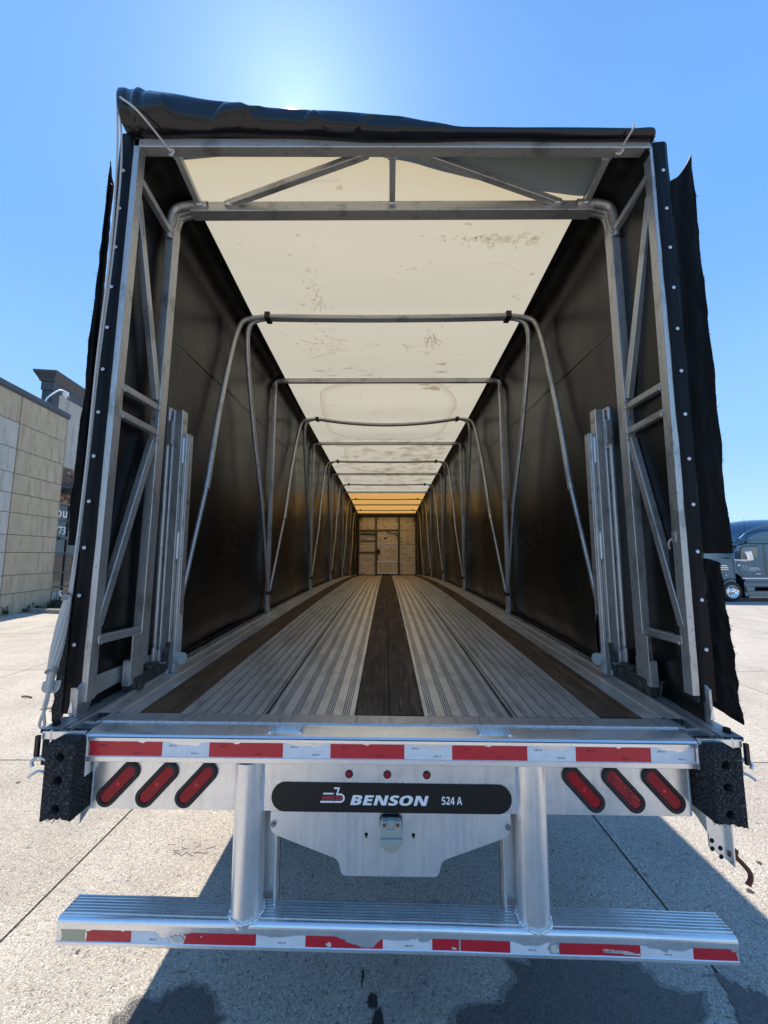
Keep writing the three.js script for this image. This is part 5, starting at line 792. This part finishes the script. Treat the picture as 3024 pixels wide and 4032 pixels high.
  // a raised swage along the fairing
  obj('fairing_swage', [tube([V(0.50, 2.52, 0.0), V(0.86, 2.82, 0.012), V(1.25, 3.00, 0.012), V(1.8, 3.10, 0.0), V(2.6, 3.12, -0.01)], 0.035, 40, 8), tube([V(0.70, 2.44, 0.005), V(1.2, 2.49, 0.012), V(2.0, 2.50, 0.01), V(2.9, 2.50, 0.0)], 0.025, 30, 8)], paint, D);
  obj('roof_gap', box2(0.75, 2.9, 2.345, 2.372, -0.02, 0.006, 0.004), blk, D);
  obj('windscreen', [grid(10, 14, (u, v) => { const t = lerp(-1, 1, v), e = 0.30 * Math.abs(t) ** 3; return V(lerp(0.02, 0.27, u) + e * 0.8 - 0.10, lerp(1.78, 2.30, u), lerp(-0.05, -Wd + 0.05, v)); })], wind, D);
  obj('sun_visor', [grid(6, 12, (u, v) => { const t = lerp(-1, 1, v), e = 0.45 * Math.abs(t) ** 3; return V(lerp(-0.02, 0.45, u) + e * 0.75, lerp(2.27, 2.46, u), lerp(0.03, -Wd - 0.03, v)); }), grid(6, 12, (u, v) => { const t = lerp(-1, 1, v), e = 0.45 * Math.abs(t) ** 3; return V(lerp(-0.02, 0.45, u) + e * 0.75, lerp(2.25, 2.36, u), lerp(0.03, -Wd - 0.03, v)); })], paint, D);
  // door with window, handle, lettering
  const door = sub('door', D); const dp = [[0.40, 1.66], [0.58, 2.22], [0.66, 2.27], [1.26, 2.27], [1.30, 1.9], [1.32, 1.04], [0.52, 1.04], [0.36, 1.2], [0.33, 1.5]];
  obj('seam', boxUV(poly(dp.map(([x, y]) => [0.83 + (x - 0.83) * 1.018, 1.66 + (y - 1.66) * 1.018]), 0.004).translate(0, 0, 0.003)), blk, door);
  obj('door_panel', boxUV(poly(dp, 0.02, 0.008).translate(0, 0, 0.014)), paint, door);
  const wp = [[0.455, 1.70], [0.52, 2.08], [0.58, 2.19], [1.17, 2.22], [1.20, 2.15], [1.19, 1.80], [1.14, 1.77], [0.7, 1.72]];
  obj('window_seal', boxUV(poly(wp.map(([x, y]) => [0.83 + (x - 0.83) * 1.05, 1.96 + (y - 1.96) * 1.09]), 0.01, 0.003).translate(0, 0, 0.018)), blk, door); obj('window', boxUV(poly(wp, 0.006).translate(0, 0, 0.021)), glass, door);
  obj('lower_swage', [boxUV(poly([[0.44, 1.22], [1.29, 1.22], [1.30, 1.17], [0.50, 1.17]], 0.012, 0.005).translate(0, 0, 0.022)), box2(0.92, 1.22, 1.08, 1.155, 0.01, 0.018, 0.003)], paint, door);
  obj('handle', box2(1.02, 1.21, 1.105, 1.135, 0.015, 0.035, 0.006), chrome, door);
  const tg = (t, s, x, y, sx = 1, sk = 0.2) => { const g = new TextGeometry(t, { font: globalThis.__font, size: s, depth: 0.002, curveSegments: 4, bevelEnabled: false }); const p = g.attributes.position; for (let i = 0; i < p.count; i++) p.setX(i, p.getX(i) * sx + p.getY(i) * sk); return boxUV(g.translate(x, y, 0.0155)); };
  const arc = (cx, cy, r, a0, a1, w) => tube(range(a0, a1, 14).map((a) => V(cx + r * Math.cos(a), cy + r * 0.9 * Math.sin(a), 0.016)), w, 24, 5);
  obj('lettering', [tg('EXPRESS', 0.078, 0.77, 1.305, 0.80), tg('inc', 0.05, 1.12, 1.305, 0.9), box2(0.73, 1.24, 1.276, 1.284, 0.0145, 0.0165, 0), tg('TRANSPORTATION', 0.026, 0.70, 1.235, 1.05, 0)], std({ color: lin(0.72, 0.74, 0.74), roughness: 0.5 }), door);
  obj('emblem', [arc(0.62, 1.39, 0.105, 1.9, 4.3, 0.006), arc(0.63, 1.385, 0.095, -0.9, 1.3, 0.006), arc(0.60, 1.40, 0.07, 2.0, 4.6, 0.005), tube([V(0.56, 1.40, 0.016), V(0.60, 1.44, 0.016), V(0.64, 1.40, 0.016), V(0.70, 1.43, 0.016)], 0.006, 14, 5), tube([V(0.63, 1.40, 0.016), V(0.62, 1.32, 0.016), V(0.61, 1.27, 0.016)], 0.008, 10, 5)], std({ color: lin(0.62, 0.66, 0.66), roughness: 0.5 }), door);
  obj('badge', new THREE.CylinderGeometry(0.05, 0.05, 0.006, 24).rotateX(Math.PI / 2).scale(1.35, 0.75, 1).translate(0.37, 1.47, 0.018), std({ color: lin(0.75, 0.72, 0.72), roughness: 0.4 }), door);
  // mirror
  const mi = sub('mirror', D); obj('mirror_arm', [tube([V(0.20, 1.70, 0.01), V(0.40, 1.69, 0.20), V(0.55, 1.69, 0.27)], 0.022, 16, 8), tube([V(0.22, 1.66, 0.01), V(0.42, 1.65, 0.20), V(0.6, 1.64, 0.27)], 0.022, 16, 8)], chrome, mi);
  obj('mirror_head', new RoundedBoxGeometry(0.23, 0.42, 0.16, 5, 0.06).rotateZ(0.14).translate(0.57, 1.85, 0.28), chrome, mi);
  // side skirts, steps, light line
  obj('side_skirt', [box2(0.55, 3.0, 0.80, 0.93, -0.05, 0.03, 0.03), box2(0.62, 3.0, 0.60, 0.77, -0.05, 0.045, 0.04), box2(0.66, 3.0, 0.20, 0.44, -0.05, 0.05, 0.04), poly([[0.5, 0.8], [0.62, 0.8], [0.72, 0.42], [0.66, 0.25], [0.5, 0.22]], 0.06, 0.015).translate(0, 0, 0.03)], paint, D);
  obj('step', [box2(0.92, 3.0, 0.43, 0.60, -0.15, 0.0, 0.01)], blk, D);
  obj('trim_strip', [poly([[0.40, 0.965], [0.50, 0.915], [3.0, 0.915], [3.0, 0.965]], 0.012, 0.003).translate(0, 0, 0.036)], std({ color: lin(0.82, 0.83, 0.83), roughness: 0.35 }), D);
  obj('sleeper_seam', [box2(1.42, 1.44, 1.0, 2.33, -0.01, 0.004, 0), box2(1.46, 1.54, 1.0, 2.33, -0.01, 0.005, 0.002)], std({ color: lin(0.10, 0.13, 0.15), roughness: 0.25, metalness: 0.4 }), D);
  obj('vent', [box2(-0.42, -0.10, 1.43, 1.475, -0.004, 0.012, 0.006), box2(-0.38, -0.06, 1.355, 1.40, -0.004, 0.012, 0.006), box2(-0.36, -0.05, 1.28, 1.32, -0.004, 0.012, 0.006)], chrome, D);
  obj('hood_seam', box2(0.155, 0.17, 1.0, 1.76, -0.01, 0.0035, 0), blk, D);
  obj('marker_lamp', [new THREE.SphereGeometry(0.018, 10, 8).translate(-0.20, 1.10, 0.03), new THREE.SphereGeometry(0.03, 10, 8).scale(1.2, 0.7, 0.6).translate(-0.20, 1.05, 0.03)], std({ color: lin(0.8, 0.8, 0.78), roughness: 0.2 }), D);
  obj('antenna', [cyl(V(0.78, 2.42, 0.02), V(0.765, 3.40, 0.02), 0.008, 0.004, 6), cyl(V(0.78, 2.40, 0.0), V(0.78, 2.47, 0.02), 0.045, 0.03, 10)], blk, D);
  obj('exhaust_stack', cyl(V(0.33, 2.9, -0.4), V(0.32, 3.27, -0.4), 0.022, 0.022, 12), M.rust, D);
  obj('bumper', box2(-2.5, -2.3, 0.3, 0.75, -Wd + 0.05, -0.05, 0.05), chrome, D); obj('grille', box2(-2.5, -2.44, 0.78, 1.35, -1.45, -0.55, 0.02), chrome, D);
  obj('chassis', [box2(-2.2, 5.4, 0.42, 0.66, -Wd / 2 - 0.45, -Wd / 2 + 0.45, 0.01), box2(2.9, 3.05, 0.6, 2.3, -Wd + 0.2, -0.2)], blk, D);
}

renderer.render(scene, camera);
